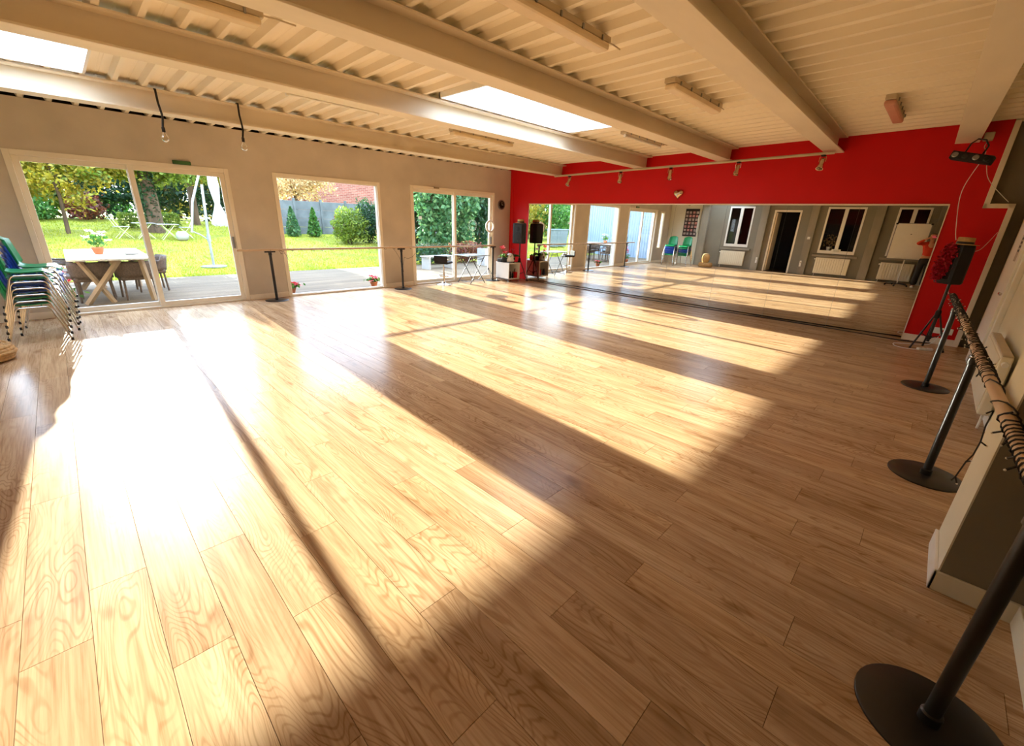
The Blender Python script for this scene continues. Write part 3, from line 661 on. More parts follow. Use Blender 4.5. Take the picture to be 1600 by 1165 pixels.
fairy('string_lights', 'fairy light swag hanging at the middle garden barre stand', [(5.15, 8.79, .92), (5.22, 8.78, .84), (5.30, 8.77, .70), (5.35, 8.76, .50), (5.37, 8.75, .40), (5.36, 8.75, .52), (5.42, 8.77, .72), (5.52, 8.78, .68), (5.64, 8.78, .72), (5.76, 8.79, .82), (5.80, 8.8, .92)], .003, 4, 1)

# ------------------------------------------------------------------ speakers
def speaker(name, label, loc, rz, k=1.0):
    r = empty(name, loc, rz); r.scale = (k, k, 1)       # faces -x
    pr = [(-.15, -.125), (-.165, -.09), (-.165, .09), (-.15, .125), (.06, .16), (.14, .09), (.14, -.09), (.06, -.16)]
    pr = [(-.15, -.16), (-.165, -.12), (-.165, .12), (-.15, .16), (.05, .15), (.14, .08), (.14, -.08), (.05, -.15)]
    mb = MB(); n_ = 8
    lev = [(0, .93), (.02, 1), (.50, 1), (.53, .90)]
    mb.v = [(x*s_, y*s_, z) for z, s_ in lev for x, y in pr]
    for q in range(3): mb.f += [(q*n_+k, q*n_+(k+1) % n_, (q+1)*n_+(k+1) % n_, (q+1)*n_+k) for k in range(n_)]
    mb.f += [tuple(range(n_-1, -1, -1)), tuple(range(3*n_, 4*n_))]; mb.build('cabinet', M['blackmatte'], r)
    MB().box(-.178, -.163, -.125, .125, .06, .48, bev=.01).build('grille', M['black'], r)
    for zz, rad in ((.19, .105), (.38, .05)): MB().lathe([(rad, 0), (rad+.012, .006), (rad-.01, .012)], 28).build('driver_ring', M['blackmatte'], r, True).matrix_local = Matrix.Translation((-.176, 0, zz)) @ Matrix.Rotation(math.radians(-90), 4, 'Y')
    MB().box(-.181, -.178, -.018, .018, .07, .10, bev=.003).build('badge', M['alu'], r)
    return tag(r, label, 'loudspeaker')
def tripod(name, label, loc, rz, h, spread=.36, hub=.62):
    r = empty(name, loc, rz)
    MB().tube([(0, 0, .12), (0, 0, h)], .0185, 14).build('pole', M['black'], r, True)
    MB().lathe([(.026, hub-.05), (.034, hub-.03), (.034, hub+.05), (.022, hub+.07)], 14).build('collar', M['blackmatte'], r, True)
    MB().tube([(.03, 0, hub+.02), (.07, 0, hub+.02)], .010, 8).build('knob', M['blackmatte'], r)
    MB().lathe([(.028, .16), (.028, .21)], 12).build('lower_collar', M['blackmatte'], r)
    for k in range(3):
        a = 2*math.pi*k/3+.5; c, s_ = math.cos(a), math.sin(a)
        MB().tube([(.03*c, .03*s_, hub), (spread*c, spread*s_, .014)], .0125, 8).build('leg', M['black'], r, True)
        MB().tube([(.02*c, .02*s_, .18), (spread*.55*c, spread*.55*s_, hub*.45)], .008, 6).build('brace', M['black'], r)
        MB().ball((spread*c, spread*s_, .016), .016, 10).build('rubber_foot', M['blackmatte'], r, True)
    return tag(r, label, 'speaker stand')
tripod('speaker_stand', 'black tripod stand under the speaker in the far corner', (8.88, 8.40, 0), .3, 1.02, .27, .55)
speaker('loudspeaker', 'black loudspeaker with a straw hat in the far corner', (8.88, 8.40, 1.01), math.radians(18))
tripod('speaker_stand', 'black tripod stand under the boa-draped speaker', (8.74, -.20, 0), -.35, .98, .21, .52)
speaker('loudspeaker', 'black loudspeaker draped with a red feather boa', (8.74, -.20, .97), math.radians(-48), .8)
def hat(label, loc, rz, tilt=0):
    r = empty('straw_hat', loc, rz); r.rotation_euler = (tilt, 0, rz)
    MB().lathe([(.165, 0), (.168, .006), (.10, .010), (.098, .09), (.09, .098), (.02, .10)], 32, sx=1.0, sy=.9).build('crown', M['straw2'], r, True)
    MB().lathe([(.101, .012), (.102, .04), (.099, .041)], 32, sx=1, sy=.9).build('hat_band', M['black'], r, True)
    return tag(r, label, 'hat')
hat('straw boater hat lying on the speaker in the far corner', (8.88, 8.40, 1.542), .4)
hat('straw boater hat lying on the boa-draped speaker', (8.74, -.20, 1.502), .2, .04)
bo = MB(); rg = random.Random(21)
cpts = [(8.62, -.08, 1.49), (8.60, -.05, 1.38), (8.58, -.03, 1.26), (8.585, -.02, 1.14), (8.60, -.05, 1.05), (8.60, -.10, 1.18), (8.58, -.09, 1.32), (8.60, -.13, 1.45)]
def boapos():
    i = rg.randrange(len(cpts)-1); t = rg.random(); p = Vector(cpts[i]).lerp(Vector(cpts[i+1]), t)
    return p+Vector((rg.gauss(0, .022), rg.gauss(0, .028), rg.gauss(0, .022)))
bo.leaves(1500, boapos, .022, 0, rg); br = empty('feather_boa', (8.6, 0, 1.25)); bo.v = [(x-8.6, y, z-1.25) for x, y, z in bo.v]; bo.build('feathers', M['boa'], br)['kind'] = 'stuff'
MB().tube([(p[0]-8.6, p[1], p[2]-1.25) for p in cpts], .012, 6).build('core_cord', M['red'], br, True)
tag(br, 'dark red feather boa hanging down the speaker front', 'feather boa')
# ------------------------------------------------------------------ radiators, sockets, cables
def radiator(label, loc, rz, ln, h, z0, ribs):
    r = empty('radiator', loc, rz)                                # back at y=0, front at +y
    MB().box(-ln/2, ln/2, .03, .105, z0, z0+h, bev=.012).build('panel', M['radiator'], r)
    if ribs:
        n_ = int(ln/.075)
        for k in range(n_):
            x = -ln/2+.04+(ln-.08)*k/(n_-1); MB().box(x-.024, x+.024, .104, .118, z0+.03, z0+h-.03, bev=.006).build('fin', M['radiator'], r)
    else:
        MB().box(-ln/2+.02, ln/2-.02, .103, .112, z0+.02, z0+h-.02, bev=.006).build('front_plate', M['radiator'], r)
    MB().box(-ln/2+.005, ln/2-.005, .035, .10, z0+h-.002, z0+h+.012, bev=.004).build('top_grille', M['lampbody'], r)
    MB().lathe([(.022, 0), (.024, .03), (.020, .05)], 12).build('valve_knob', M['white'], r, True).matrix_local = Matrix.Translation((-ln/2-.0, .07, z0+h-.06)) @ Matrix.Rotation(math.radians(-90), 4, 'Y')
    MB().tube([(-ln/2+.05, .06, z0+.01), (-ln/2+.05, .06, .0)], .009, 8).build('pipe', M['white'], r, True)
    for s_ in (-1, 1): MB().box(s_*ln*.35-.02, s_*ln*.35+.02, 0, .034, z0+.1, z0+h-.1).build('bracket', M['white'], r)
    return tag(r, label, 'radiator')
radiator('cream panel radiator on the right wall behind the barre', (5.95, -.695, 0), 0, 1.28, .53, .14, False)
radiator('ribbed radiator under the inner window nearest the chair stacks', (BWX+.005, 6.13, 0), math.radians(-90), .98, .58, .12, True)
radiator('ribbed radiator under the inner window with the plant', (BWX+.005, 2.58, 0), math.radians(-90), 1.06, .58, .10, True)
radiator('ribbed radiator behind the whiteboard', (BWX+.005, .72, 0), math.radians(-90), .90, .58, .08, True)
so = empty('socket_strip', (redat(-.3), -.33, .17), RED)
MB().box(-.03, -.0, -.12, .10, 0, .09, bev=.006).build('plate', M['white'], so)
for q in (-.06, .0): MB().box(-.032, -.029, q-.018, q+.018, .028, .062, bev=.004).build('outlet', M['red'], so)
tag(so, 'white double wall socket low on the red wall end', 'socket')
ps = empty('power_strip', (8.64, -.20, 0), math.radians(-52))
MB().box(-.10, .10, -.028, .028, 0, .035, bev=.01).build('strip_body', M['white'], ps)
for q in (-.06, 0, .06): MB().lathe([(.018, .034), (.02, .037), (.016, .036)], 14, (q, 0, 0)).build('outlet', M['lampbody'], ps)
tag(ps, 'white power strip on the floor by the right speaker stand', 'power strip')
wirething('power_cable', 'white cable looping on the floor from the power strip', [(8.58, -.13, .006), (8.52, .02, .006), (8.60, .14, .006), (8.78, .16, .006), (8.88, .06, .006), (8.98, -.08, .006), (9.1, -.25, .03), (9.22, -.33, .2)], .005)
wirething('power_cable', 'long black cable running along the foot of the mirror', [(9.10, 8.35, .006), (9.08, 7.2, .006), (9.07, 6.2, .006), (9.10, 5.2, .006), (9.09, 4.2, .006), (9.14, 3.1, .006), (9.16, 2.1, .006), (9.17, 1.2, .006), (9.14, .5, .006), (9.10, .12, .006), (9.16, -.05, .006), (9.2, -.25, .02)], .008, 'wire')
wirething('power_cable', 'second black cable ending near the right mirror edge', [(9.19, 2.4, .006), (9.21, 1.6, .006), (9.19, .9, .006), (9.15, .4, .006), (9.16, .08, .006), (9.22, .0, .006)], .006, 'wire')

# ------------------------------------------------------------------ corner furniture by the sliding door
r = empty('bar_stool', (6.60, 8.86, 0), math.radians(30))
MB().lathe([(.20, 0), (.20, .008), (.16, .02), (.06, .035), (.03, .07), (.028, .08)], 36).build('base', M['chrome'], r, True)
MB().tube([(0, 0, .06), (0, 0, .30)], .026, 14).build('outer_column', M['chrome'], r, True)
MB().tube([(0, 0, .30), (0, 0, .52)], .018, 14).build('gas_lift', M['chrome'], r, True)
MB().box(-.19, .19, -.18, .18, .52, .575, bev=.025).build('seat', M['blackmatte'], r)
MB().box(-.205, -.165, -.18, .18, .56, .72, bev=.018).build('backrest', M['blackmatte'], r)
MB().tube([(.06, 0, .53), (.13, .04, .50), (.17, .06, .50)], .006, 6).build('lift_lever', M['chrome'], r)
MB().torus((0, 0, .22), .14, .009, 28, 6).build('foot_ring', M['chrome'], r, True)
tag(r, 'black low bar stool on a chrome disc foot', 'stool')
bag = empty('white_cloth', (6.60, 8.86, .576), .5)
MB().ball((.05, .09, .03), .07, 14, 1.4, .8, .45).build('fold', M['board'], bag, True); MB().ball((.12, -.02, .025), .06, 14, 1.3, .9, .4).build('fold', M['board'], bag, True)
tag(bag, 'crumpled white cloth lying on the bar stool', 'cloth')
r = empty('folding_table', (7.44, 8.76, 0), 0)
tl = MB()
MB().box(-.36, .36, -.31, .31, .70, .72, bev=.006).build('tabletop', M['alu'], r)
for s_ in (-1, 1):
    MB().tube([(-.26, s_*.25, 0), (.22, s_*.25, .69)], .0105, 8).build('leg', M['black'], r, True)
    MB().tube([(.26, s_*.23, 0), (-.22, s_*.23, .69)], .0105, 8).build('leg', M['black'], r, True)
for xx in (-.26, .26): MB().tube([(xx*.86, -.25, .05), (xx*.86, .25, .05)], .008, 6).build('stretcher', M['black'], r)
for zz in (.60, .64): MB().tube([(.18, -.24, zz), (.18, .24, zz)], .008, 6).build('rack_bar', M['black'], r)
tag(r, 'small folding table with crossed black legs by the sliding door', 'table')
pp = MB().box(-.15, .15, -.105, .105, 0, .004).build('paper_sheet', M['board']); pp.location = (7.40, 8.74, .7205); pp.rotation_euler = (0, 0, .3); tag(pp, 'white sheet of paper on the folding table', 'paper')
r = empty('ring_light', (8.13, 8.86, 0))
MB().tube([(0, 0, .2), (0, 0, 1.24)], .010, 10).build('pole', M['lampbody'], r, True)
MB().tube([(0, 0, 1.24), (0, -.03, 1.27)], .010, 8).build('neck', M['white'], r)
MB().torus((0, -.04, 1.43), .135, .026, 40, 10, 'y').build('ring', M['white'], r, True)
MB().box(-.02, .02, -.055, -.04, 1.29, 1.40, bev=.004).build('phone_clip', M['white'], r)
for k in range(3):
    a = 2.09*k+.4; MB().tube([(0, 0, .32), (.36*math.cos(a), .20*math.sin(a), .01)], .008, 8).build('leg', M['alu'], r, True)
    MB().tube([(0, 0, .2), (.18*math.cos(a), .10*math.sin(a), .165)], .005, 6).build('brace', M['alu'], r)
MB().lathe([(.018, .29), (.02, .34)], 12).build('collar', M['blackmatte'], r)
tag(r, 'white ring light on a thin tripod by the sliding door', 'ring light')
r = empty('shelf_cabinet', (8.56, 8.52, 0))
for nm, q in (('side_panel', (-.22, -.19, -.25, .25, .06, .48)), ('side_panel', (.19, .22, -.25, .25, .06, .48)), ('top_panel', (-.225, .225, -.255, .255, .48, .51)), ('bottom_panel', (-.22, .22, -.25, .25, .06, .09)), ('back_panel', (-.19, .19, .235, .25, .09, .48))):
    MB().box(*q, bev=.003).build(nm, M['white'], r)
for sx in (-.2, .2):
    for sy in (-.22, .22): MB().lathe([(.018, 0), (.018, .03), (.008, .04), (.008, .062)], 12, (sx, sy, 0)).build('caster', M['alu'], r, True)
tag(r, 'white open cube cabinet in the far corner', 'cabinet')
for i, (dx, dy, hh, c_) in enumerate(((-.15, -.14, .17, 'black'), (-.09, -.16, .19, 'blackmatte'), (-.03, -.13, .17, 'black'), (.03, -.16, .18, 'blackmatte'), (.12, -.15, .16, 'redbox'))):
    r = empty('bottle', (8.56+dx, 8.52+dy, .0905))
    if c_ == 'redbox':
        r.name = 'red_box'; MB().box(-.05, .05, -.05, .05, 0, hh, bev=.006).build('carton', M['red'], r); MB().box(-.052, .052, -.052, .052, hh-.04, hh-.01, bev=.004).build('lid', M['red'], r); tag(r, 'red carton on the lower shelf of the cube cabinet', 'box')
    else:
        MB().lathe([(.024, 0), (.026, .02), (.026, hh*.6), (.012, hh*.78), (.011, hh)], 14).build('glass_body', M[c_], r, True); MB().lathe([(.013, hh-.01), (.013, hh+.012)], 10).build('cap', M['alu'], r)
        tag(r, ['dark bottle at the outer end of the cube cabinet shelf', 'taller dark bottle second in the cube cabinet', 'dark bottle third in the cube cabinet', 'dark bottle beside the red carton'][i], 'bottle', 'bottles in the cube cabinet')
r = empty('egg_sculpture', (8.53, 8.42, .511))
MB().lathe([(.07, 0), (.115, .03), (.125, .09), (.11, .16), (.075, .215), (.035, .242), (.004, .25)], 28).build('shell', M['white'], r, True)
MB().lathe([(.03, 0), (.034, .006), (.02, .004)], 16).build('hole', M['blackmatte'], r).matrix_local = Matrix.Translation((.04, -.117, .10)) @ Matrix.Rotation(math.radians(90), 4, 'X')
MB().lathe([(.13, 0), (.13, .008)], 24).build('plate', M['blackmatte'], r)
tag(r, 'white egg-shaped ornament with a dark hole on the cube cabinet', 'ornament')
r = empty('mixing_console', (8.43, 8.64, .511)); MB().box(-.10, .10, -.09, .09, 0, .09, bev=.01).build('case', M['blackmatte'], r); MB().box(-.09, .09, -.095, -.088, .02, .07).build('front_panel', M['black'], r)
for q in range(4): MB().lathe([(.009, .09), (.008, .102)], 10, (-.06+q*.04, 0, 0)).build('knob', M['alu'], r)
tag(r, 'small black audio unit behind the white egg ornament', 'audio unit')
r = empty('wooden_box', (8.72, 8.60, .511)); MB().box(-.05, .05, -.07, .07, 0, .14, bev=.004).build('case', M['tablewood'], r); MB().box(-.053, .053, -.073, .073, .13, .15, bev=.004).build('lid', M['tablewood'], r); tag(r, 'small brown wooden box beside the egg ornament', 'box')
def flowers(label, loc, blooms, pot=True, stem_h=.35, pm='terracotta', petal='redflower', k_=1.0):
    r = empty('potted_flower', loc); rg = random.Random(int(loc[0]*100))
    if pot:
        MB().lathe([(.06, 0), (.085, .10), (.092, .105), (.092, .125), (.08, .125), (.075, .10)], 20).build('pot', M[pm], r, True)
    lv = MB().leaves(60, lambda: (rg.gauss(0, .07), rg.gauss(0, .07), .16+rg.random()*stem_h*.4), .045, .2, rg); lv.build('foliage', L['green'], r)
    for (dx, dy, dz_) in blooms:
        MB().tube([(0, 0, .1), (dx*.5, dy*.5, dz_*.6), (dx, dy, dz_)], .004, 5).build('stem', L['green'], r)
        b = MB()
        for k in range(12):
            a = k*2.4; d = Vector((math.cos(a), math.sin(a), rg.uniform(-.3, .7))).normalized(); s_ = d.cross(Vector((0, 0, 1))).normalized()*.02*k_; p = Vector((dx, dy, dz_))
            b.add([p, p+d*.035*k_+s_, p+d*.075*k_, p+d*.035*k_-s_], [(0, 1, 2, 3)])
        b.build('bloom', L[petal], r)
    return tag(r, label, 'potted flower')
flowers('tall red artificial flowers beside the egg ornament', (8.40, 8.50, .511), [(-.10, -.02, .36), (-.06, -.05, .26), (-.02, -.04, .17), (.20, .05, .30), (-.12, .0, .40)], True, .1, 'blackmatte', 'redflower', 1.35)
flowers('single red flower spray rising behind the egg ornament', (8.66, 8.48, .511), [(.02, 0, .32), (.06, -.02, .20)], True, .1, 'blackmatte', 'redflower', 1.1)
r = empty('wall_clock', (8.84, 9.15, 2.0))
MB().lathe([(.13, 0), (.13, .03), (.115, .035), (.105, .028)], 32).build('rim', M['alu'], r, True).matrix_local = Matrix.Rotation(math.radians(90), 4, 'X')
MB().lathe([(.001, .029), (.107, .029)], 32).build('dial', M['posterback'], r).matrix_local = Matrix.Rotation(math.radians(90), 4, 'X')
MB().box(-.006, .006, -.036, -.032, 0, .075).build('minute_hand', M['board'], r); MB().box(0, .05, -.036, -.032, -.006, .006).build('hour_hand', M['board'], r)
for k in range(12):
    a = k*math.pi/6; MB().box(math.sin(a)*.09-.004, math.sin(a)*.09+.004, -.034, -.030, math.cos(a)*.09-.004, math.cos(a)*.09+.004).build('hour_mark', M['board'], r)
tag(r, 'round dark wall clock between sliding door and red corner', 'clock')
r = empty('exit_plate', (1.62, 9.135, 2.262)); MB().box(-.12, .12, -.03, 0, 0, .055, bev=.004).build('housing', mat('green_plate', rgb(40, 84, 40), .5), r); MB().box(-.11, .11, -.032, -.03, .006, .05).build('lens', mat('green_lens', rgb(66, 110, 60), .3), r); tag(r, 'small dark green plate over the wide sliding door', 'sign')
for x, lab in ((6.62, 'small dark closer on top of the narrower sliding door frame'),):
    r = MB().box(x-.07, x+.07, 9.10, 9.136, 2.262, 2.292, bev=.003).build('door_closer', M['tablewood']); tag(r, lab, 'door closer')
st2 = MB().box(6.13, 6.22, 9.19, 9.195, 1.55, 1.62, bev=.001).build('window_sticker', M['canvas']); tag(st2, 'small white sticker on the left pane of the narrower sliding door', 'sticker')

# ------------------------------------------------------------------ things on the inner wall, seen in the mirror
r = empty('photo_board', (BWX+.001, 8.15, 1.20))
MB().box(0, .02, -.31, .31, 0, 1.17, bev=.004).build('backing', M['posterback'], r)
rg = random.Random(5)
for q in range(7):
    for k in range(4):
        y = -.225+k*.15; z = .07+q*.15; MB().box(.02, .026, y-.055+rg.uniform(-.01, .01), y+.045, z, z+.10).build('photo', M['photo1'] if rg.random() < .45 else M['photo2'], r)
tag(r, 'dark board covered with small photographs behind the chair stacks', 'photo board')
r = empty('wall_tube_light', (BWX, 7.82, 1.38)); MB().box(0, .03, -.04, .04, .05, .65, bev=.008).build('mount', M['white'], r); MB().tube([(.05, 0, 0), (.05, 0, .72)], .03, 12).build('tube', M['board'], r, True); tag(r, 'tall white wall fitting between photo board and pillar', 'wall light')
r = empty('light_switch', (BWX+.17, 3.5, 1.32)); MB().box(0, .012, -.045, .045, 0, .09, bev=.004).build('plate', M['white'], r); MB().box(.012, .018, -.03, .03, .015, .075, bev=.003).build('rocker', M['board'], r); tag(r, 'white light switch on a concrete pillar', 'switch')
for y, lab in ((5.13, 'white socket low on the pillar by the dark doorway'), (3.56, 'white socket low on the pillar with the switch')):
    r = empty('wall_socket', (BWX+.17, y, .30)); MB().box(0, .014, -.03, .03, 0, .22, bev=.004).build('plate', M['white'], r); MB().box(.014, .017, -.018, .018, .13, .17, bev=.003).build('outlet', M['lampbody'], r); tag(r, lab, 'socket')
r = empty('paper_notice', (BWX+.03, 2.56, .90)); MB().box(0, .004, -.14, .14, 0, .11).build('sheet', M['board'], r)
for q in range(3): MB().box(.004, .0048, -.10, .08, .025+q*.025, .032+q*.025).build('text_line', M['bin'], r)
tag(r, 'white paper notice on the inner window sill with the plant', 'notice')
rg = random.Random(9); r = empty('potted_plant', (BWX-.14, 2.84, .95)); MB().lathe([(.05, 0), (.07, .12), (.075, .13), (.06, .13)], 16).build('pot', M['white'], r, True)
MB().leaves(160, lambda: (max(-.07, min(.07, rg.gauss(0, .035))), max(-.2, min(.2, rg.gauss(0, .11))), .30+rg.gauss(0, .14)), .035, .1, rg).build('foliage', L['pale'], r)
for k in range(6): MB().tube([(0, 0, .1), (rg.gauss(0, .02), rg.gauss(0, .07), .4)], .004, 5).build('stem', M['bark'], r)
tag(r, 'spindly potted plant behind the inner window, seen in the mirror', 'potted plant')
# ------------------------------------------------------------------ whiteboard
r = empty('whiteboard', (-.62, .60, 0))
MB().box(-.012, .012, -.42, .42, .86, 1.95, bev=.004).build('writing_panel', M['board'], r)
for q in ((-.02, .02, -.435, -.415, .845, 1.965), (-.02, .02, .415, .435, .845, 1.965), (-.02, .02, -.415, .415, .845, .863), (-.02, .02, -.415, .415, 1.947, 1.965)): MB().box(*q, bev=.003).build('frame_bar', M['alu'], r)
for yy_ in (-.42, .42): MB().box(-.022, .022, yy_-.03, yy_+.03, 1.92, 1.97, bev=.006).build('corner_cap', M['blackmatte'], r)
MB().box(.013, .016, -.02, .02, 1.62, 1.64, bev=.001).build('magnet', M['blackmatte'], r)
MB().box(.02, .09, -.25, .25, .835, .85, bev=.003).build('pen_tray', M['alu'], r)
MB().tube([(-.03, -.05, .06), (-.03, -.05, 1.3)], .018, 12).build('column', M['white'], r, True)
for k in range(5):
    a = k*2*math.pi/5+.2; MB().tube([(-.03, -.05, .08), (-.03+.30*math.cos(a), -.05+.30*math.sin(a), .05)], .014, 8).build('foot_arm', M['black'], r, True)
    MB().ball((-.03+.30*math.cos(a), -.05+.30*math.sin(a), .026), .026, 10).build('caster', M['blackmatte'], r, True)
tag(r, 'white flip-chart board on a wheeled stand, seen in the mirror', 'whiteboard')
# ------------------------------------------------------------------ the photographer (seen in the mirror)
def skinned(name, joints, edges, mtl, parent, sub=2, root=0):
    keys = list(joints); me = bpy.data.meshes.new(name); me.from_pydata([joints[k][:3] for k in keys], [(keys.index(a), keys.index(b)) for a, b in edges], [])
    me.materials.append(mtl); o = bpy.data.objects.new(name, me); COL.objects.link(o)
    sm = o.modifiers.new('skin', 'SKIN'); sm.use_smooth_shade = True
    if not me.skin_vertices: bpy.context.view_layer.update()
    for i, k in enumerate(keys):
        rr = joints[k][3]; rr = rr if isinstance(rr, tuple) else (rr, rr); sv = me.skin_vertices[0].data[i]; sv.radius = rr; sv.use_root = (i == root)
    ss = o.modifiers.new('smooth', 'SUBSURF'); ss.levels = sub; ss.render_levels = sub
    if parent: o.parent = parent
    return o
def camp(x, y, z): return Vector((0, 0, CAM_H))+CR*x+CU*y-fw*z
per = empty('person', (-.36, .04, 0)); PO = Vector((-.36, .04, 0))
J = {'pelvis': (0, 0, .93, (.15, .11)), 'waist': (-.01, 0, 1.08, (.125, .095)), 'chest': (0, .0, 1.27, (.14, .10)), 'neckb': (.01, .01, 1.41, .06), 'neck': (.03, .01, 1.47, .05), 'jaw': (.06, .01, 1.52, .065), 'head': (.06, .01, 1.59, .088), 'crown': (.05, .01, 1.67, .07),
     'nose': (.155, .01, 1.565, .016), 'chin': (.125, .01, 1.50, .024), 'earl': (.05, .10, 1.58, .014), 'earr': (.05, -.08, 1.58, .014),
     'shl': (0, .16, 1.37, .058), 'ell': (.16, .33, 1.36, .040), 'wrl': (.21, .13, 1.53, .027), 'shr': (0, -.15, 1.37, .058), 'elr': (.22, -.24, 1.34, .040), 'wrr': (.36, -.13, 1.50, .027),
     'hipl': (0, .09, .88, .085), 'knl': (.03, .10, .48, .055), 'anl': (-.02, .11, .09, .038), 'tol': (.13, .13, .04, .032), 'hipr': (0, -.08, .88, .085), 'knr': (.04, -.09, .48, .055), 'anr': (.02, -.10, .09, .038), 'tor': (.17, -.11, .04, .032)}
E_ = [('pelvis', 'waist'), ('waist', 'chest'), ('chest', 'neckb'), ('neckb', 'neck'), ('neck', 'jaw'), ('jaw', 'head'), ('head', 'crown'), ('head', 'nose'), ('jaw', 'chin'), ('head', 'earl'), ('head', 'earr'),
      ('chest', 'shl'), ('shl', 'ell'), ('ell', 'wrl'), ('chest', 'shr'), ('shr', 'elr'), ('elr', 'wrr'), ('pelvis', 'hipl'), ('hipl', 'knl'), ('knl', 'anl'), ('anl', 'tol'), ('pelvis', 'hipr'), ('hipr', 'knr'), ('knr', 'anr'), ('anr', 'tor')]
for side, wk, tip, sgn in (('l', 'wrl', camp(-.145, -.02, .035), 1), ('r', 'wrr', camp(.02, -.05, .04), -1)):
    tip = tip-PO; J['pa'+side] = (tip.x, tip.y, tip.z-.02, (.030, .018)); E_.append((wk, 'pa'+side))
    for q in range(4):
        b = tip+CU*(.012-.014*q)*1.0+CR*(-.004*sgn*0)
        e1 = b-fw*-.0+CR*(sgn*.010)+CU*.0; e2 = b+CR*(sgn*.035)+fw*.028
        J['f%s%da' % (side, q)] = (e1.x, e1.y, e1.z, .0085); J['f%s%db' % (side, q)] = (e2.x, e2.y, e2.z, .0075)
        E_ += [('pa'+side, 'f%s%da' % (side, q)), ('f%s%da' % (side, q), 'f%s%db' % (side, q))]
    th = tip-fw*.02+CU*.03+CR*sgn*.03; J['th'+side] = (th.x, th.y, th.z, .0095); E_.append(('pa'+side, 'th'+side))
skinned('body', J, E_, M['skin'], per)
S = {'hem': (0, 0, .96, (.165, .125)), 'waist': (-.01, 0, 1.09, (.145, .112)), 'chest': (0, 0, 1.27, (.16, .118)), 'yoke': (.0, .005, 1.385, (.085, .07)), 'shl': (0, .16, 1.37, .070), 'ml': (.08, .245, 1.365, .055), 'ell': (.16, .335, 1.365, .050), 'cl': (.20, .18, 1.49, .036), 'shr': (0, -.15, 1.37, .070), 'mr': (.11, -.2, 1.355, .055), 'elr': (.22, -.245, 1.345, .050), 'cr': (.33, -.155, 1.465, .036)}
skinned('orange_top', S, [('hem', 'waist'), ('waist', 'chest'), ('chest', 'yoke'), ('chest', 'shl'), ('shl', 'ml'), ('ml', 'ell'), ('ell', 'cl'), ('chest', 'shr'), ('shr', 'mr'), ('mr', 'elr'), ('elr', 'cr')], M['orange'], per)
T = {'wb': (0, 0, .98, (.15, .112)), 'seat': (-.01, 0, .88, (.165, .13)), 'hl': (0, .09, .80, .105), 'kl': (.03, .105, .48, .088), 'cl': (0, .115, .08, .092), 'hr': (0, -.085, .80, .105), 'kr': (.04, -.095, .48, .088), 'cr': (.03, -.105, .08, .092)}
skinned('trousers', T, [('wb', 'seat'), ('seat', 'hl'), ('hl', 'kl'), ('kl', 'cl'), ('seat', 'hr'), ('hr', 'kr'), ('kr', 'cr')], M['trousers'], per)
Hh = {'top': (.03, .01, 1.665, .085), 'back': (-.03, .01, 1.60, .085), 'nape': (-.05, .01, 1.50, .065), 'tail': (-.06, .01, 1.40, .04)}
skinned('hair', Hh, [('top', 'back'), ('back', 'nape'), ('nape', 'tail')], M['hair'], per)
for s_ in (-1, 1):
    MB().ball((.138, .01+s_*.032, 1.59), .012, 12).build('eye', M['board'], per, True); MB().ball((.1475, .01+s_*.032, 1.59), .0055, 10).build('iris', M['hair'], per, True)
MB().tube([(.143, -.014, 1.525), (.149, .01, 1.522), (.143, .034, 1.525)], .006, 8).build('mouth', mat('lips', rgb(176, 84, 80), .5), per, True)
for y_ in (.13, -.11): MB().ball((.12, y_*1.0, .035), .05, 14, 2.1, .9, .65).build('shoe', M['board'], per, True)
tag(per, 'person in an orange top and black trousers photographing, seen in the mirror', 'person')
ph = MB().box(-.140, .014, -.058, .018, .003, .0125, bev=.004)
ph.v = [tuple(camp(*v)) for v in ph.v]; phr = empty('phone', camp(-.063, -.02, .008))
ph.v = [tuple(Vector(v)-Vector(phr.location)) for v in ph.v]; ph.build('case', M['pink'], phr)
lz = MB().box(-.030, .010, -.026, .012, .0012, .0035, bev=.001); lz.v = [tuple(camp(*v)-Vector(phr.location)) for v in lz.v]; lz.build('camera_bump', M['blackmatte'], phr)
tag(phr, 'pink phone held up by the photographer', 'phone')

# ------------------------------------------------------------------ outdoors: terrace and lawn
def lz_(y): return -0.05+0.08*max(0, min(y, 27)-13.7)
dk = MB()
for k in range(29): dk.box(-9, 24, 9.42+k*.147, 9.42+k*.147+.14, -.09, -.05)
tag(dk.build('terrace', M['deckwood']), 'pale weathered boarded terrace outside the garden doors', 'terrace', kind='structure')
tag(MB().box(-30, 60, 9.40, 13.72, -.30, -.10).build('ground', M['soil']), 'dark ground below the terrace boards', 'ground', kind='structure')
lw = MB(); ys = [13.68, 14.5, 16, 18, 20, 22, 24, 27, 40, 90]
lw.grid([[(x, y, lz_(y)-.015) for x in (-60, -10, 0, 10, 25, 80)] for y in ys])
lawn = lw.build('lawn', M['lawn']); tag(lawn, 'sunlit green lawn rising away from the terrace', 'lawn', kind='structure')
rg = random.Random(12); gr = MB()
for _ in range(52000):
    y = 13.7+(rg.random()**1.7)*12.5; x = rg.uniform(-1.2, y*.62+1.0) if rg.random() < .8 else rg.uniform(-9, 0)
    z = lz_(y)-.015; h_ = rg.uniform(.03, .075); a = rg.uniform(0, 3.14); w_ = .006+.004*(y-13)/10; dx, dy = w_*math.cos(a), w_*math.sin(a)
    gr.add([(x-dx, y-dy, z), (x+dx, y+dy, z), (x+rg.uniform(-.03, .03), y+rg.uniform(-.03, .03), z+h_)], [(0, 1, 2)])
g_ = gr.build('grass', M['grass']); tag(g_, 'short bright grass blades of the lawn', 'grass', kind='stuff')
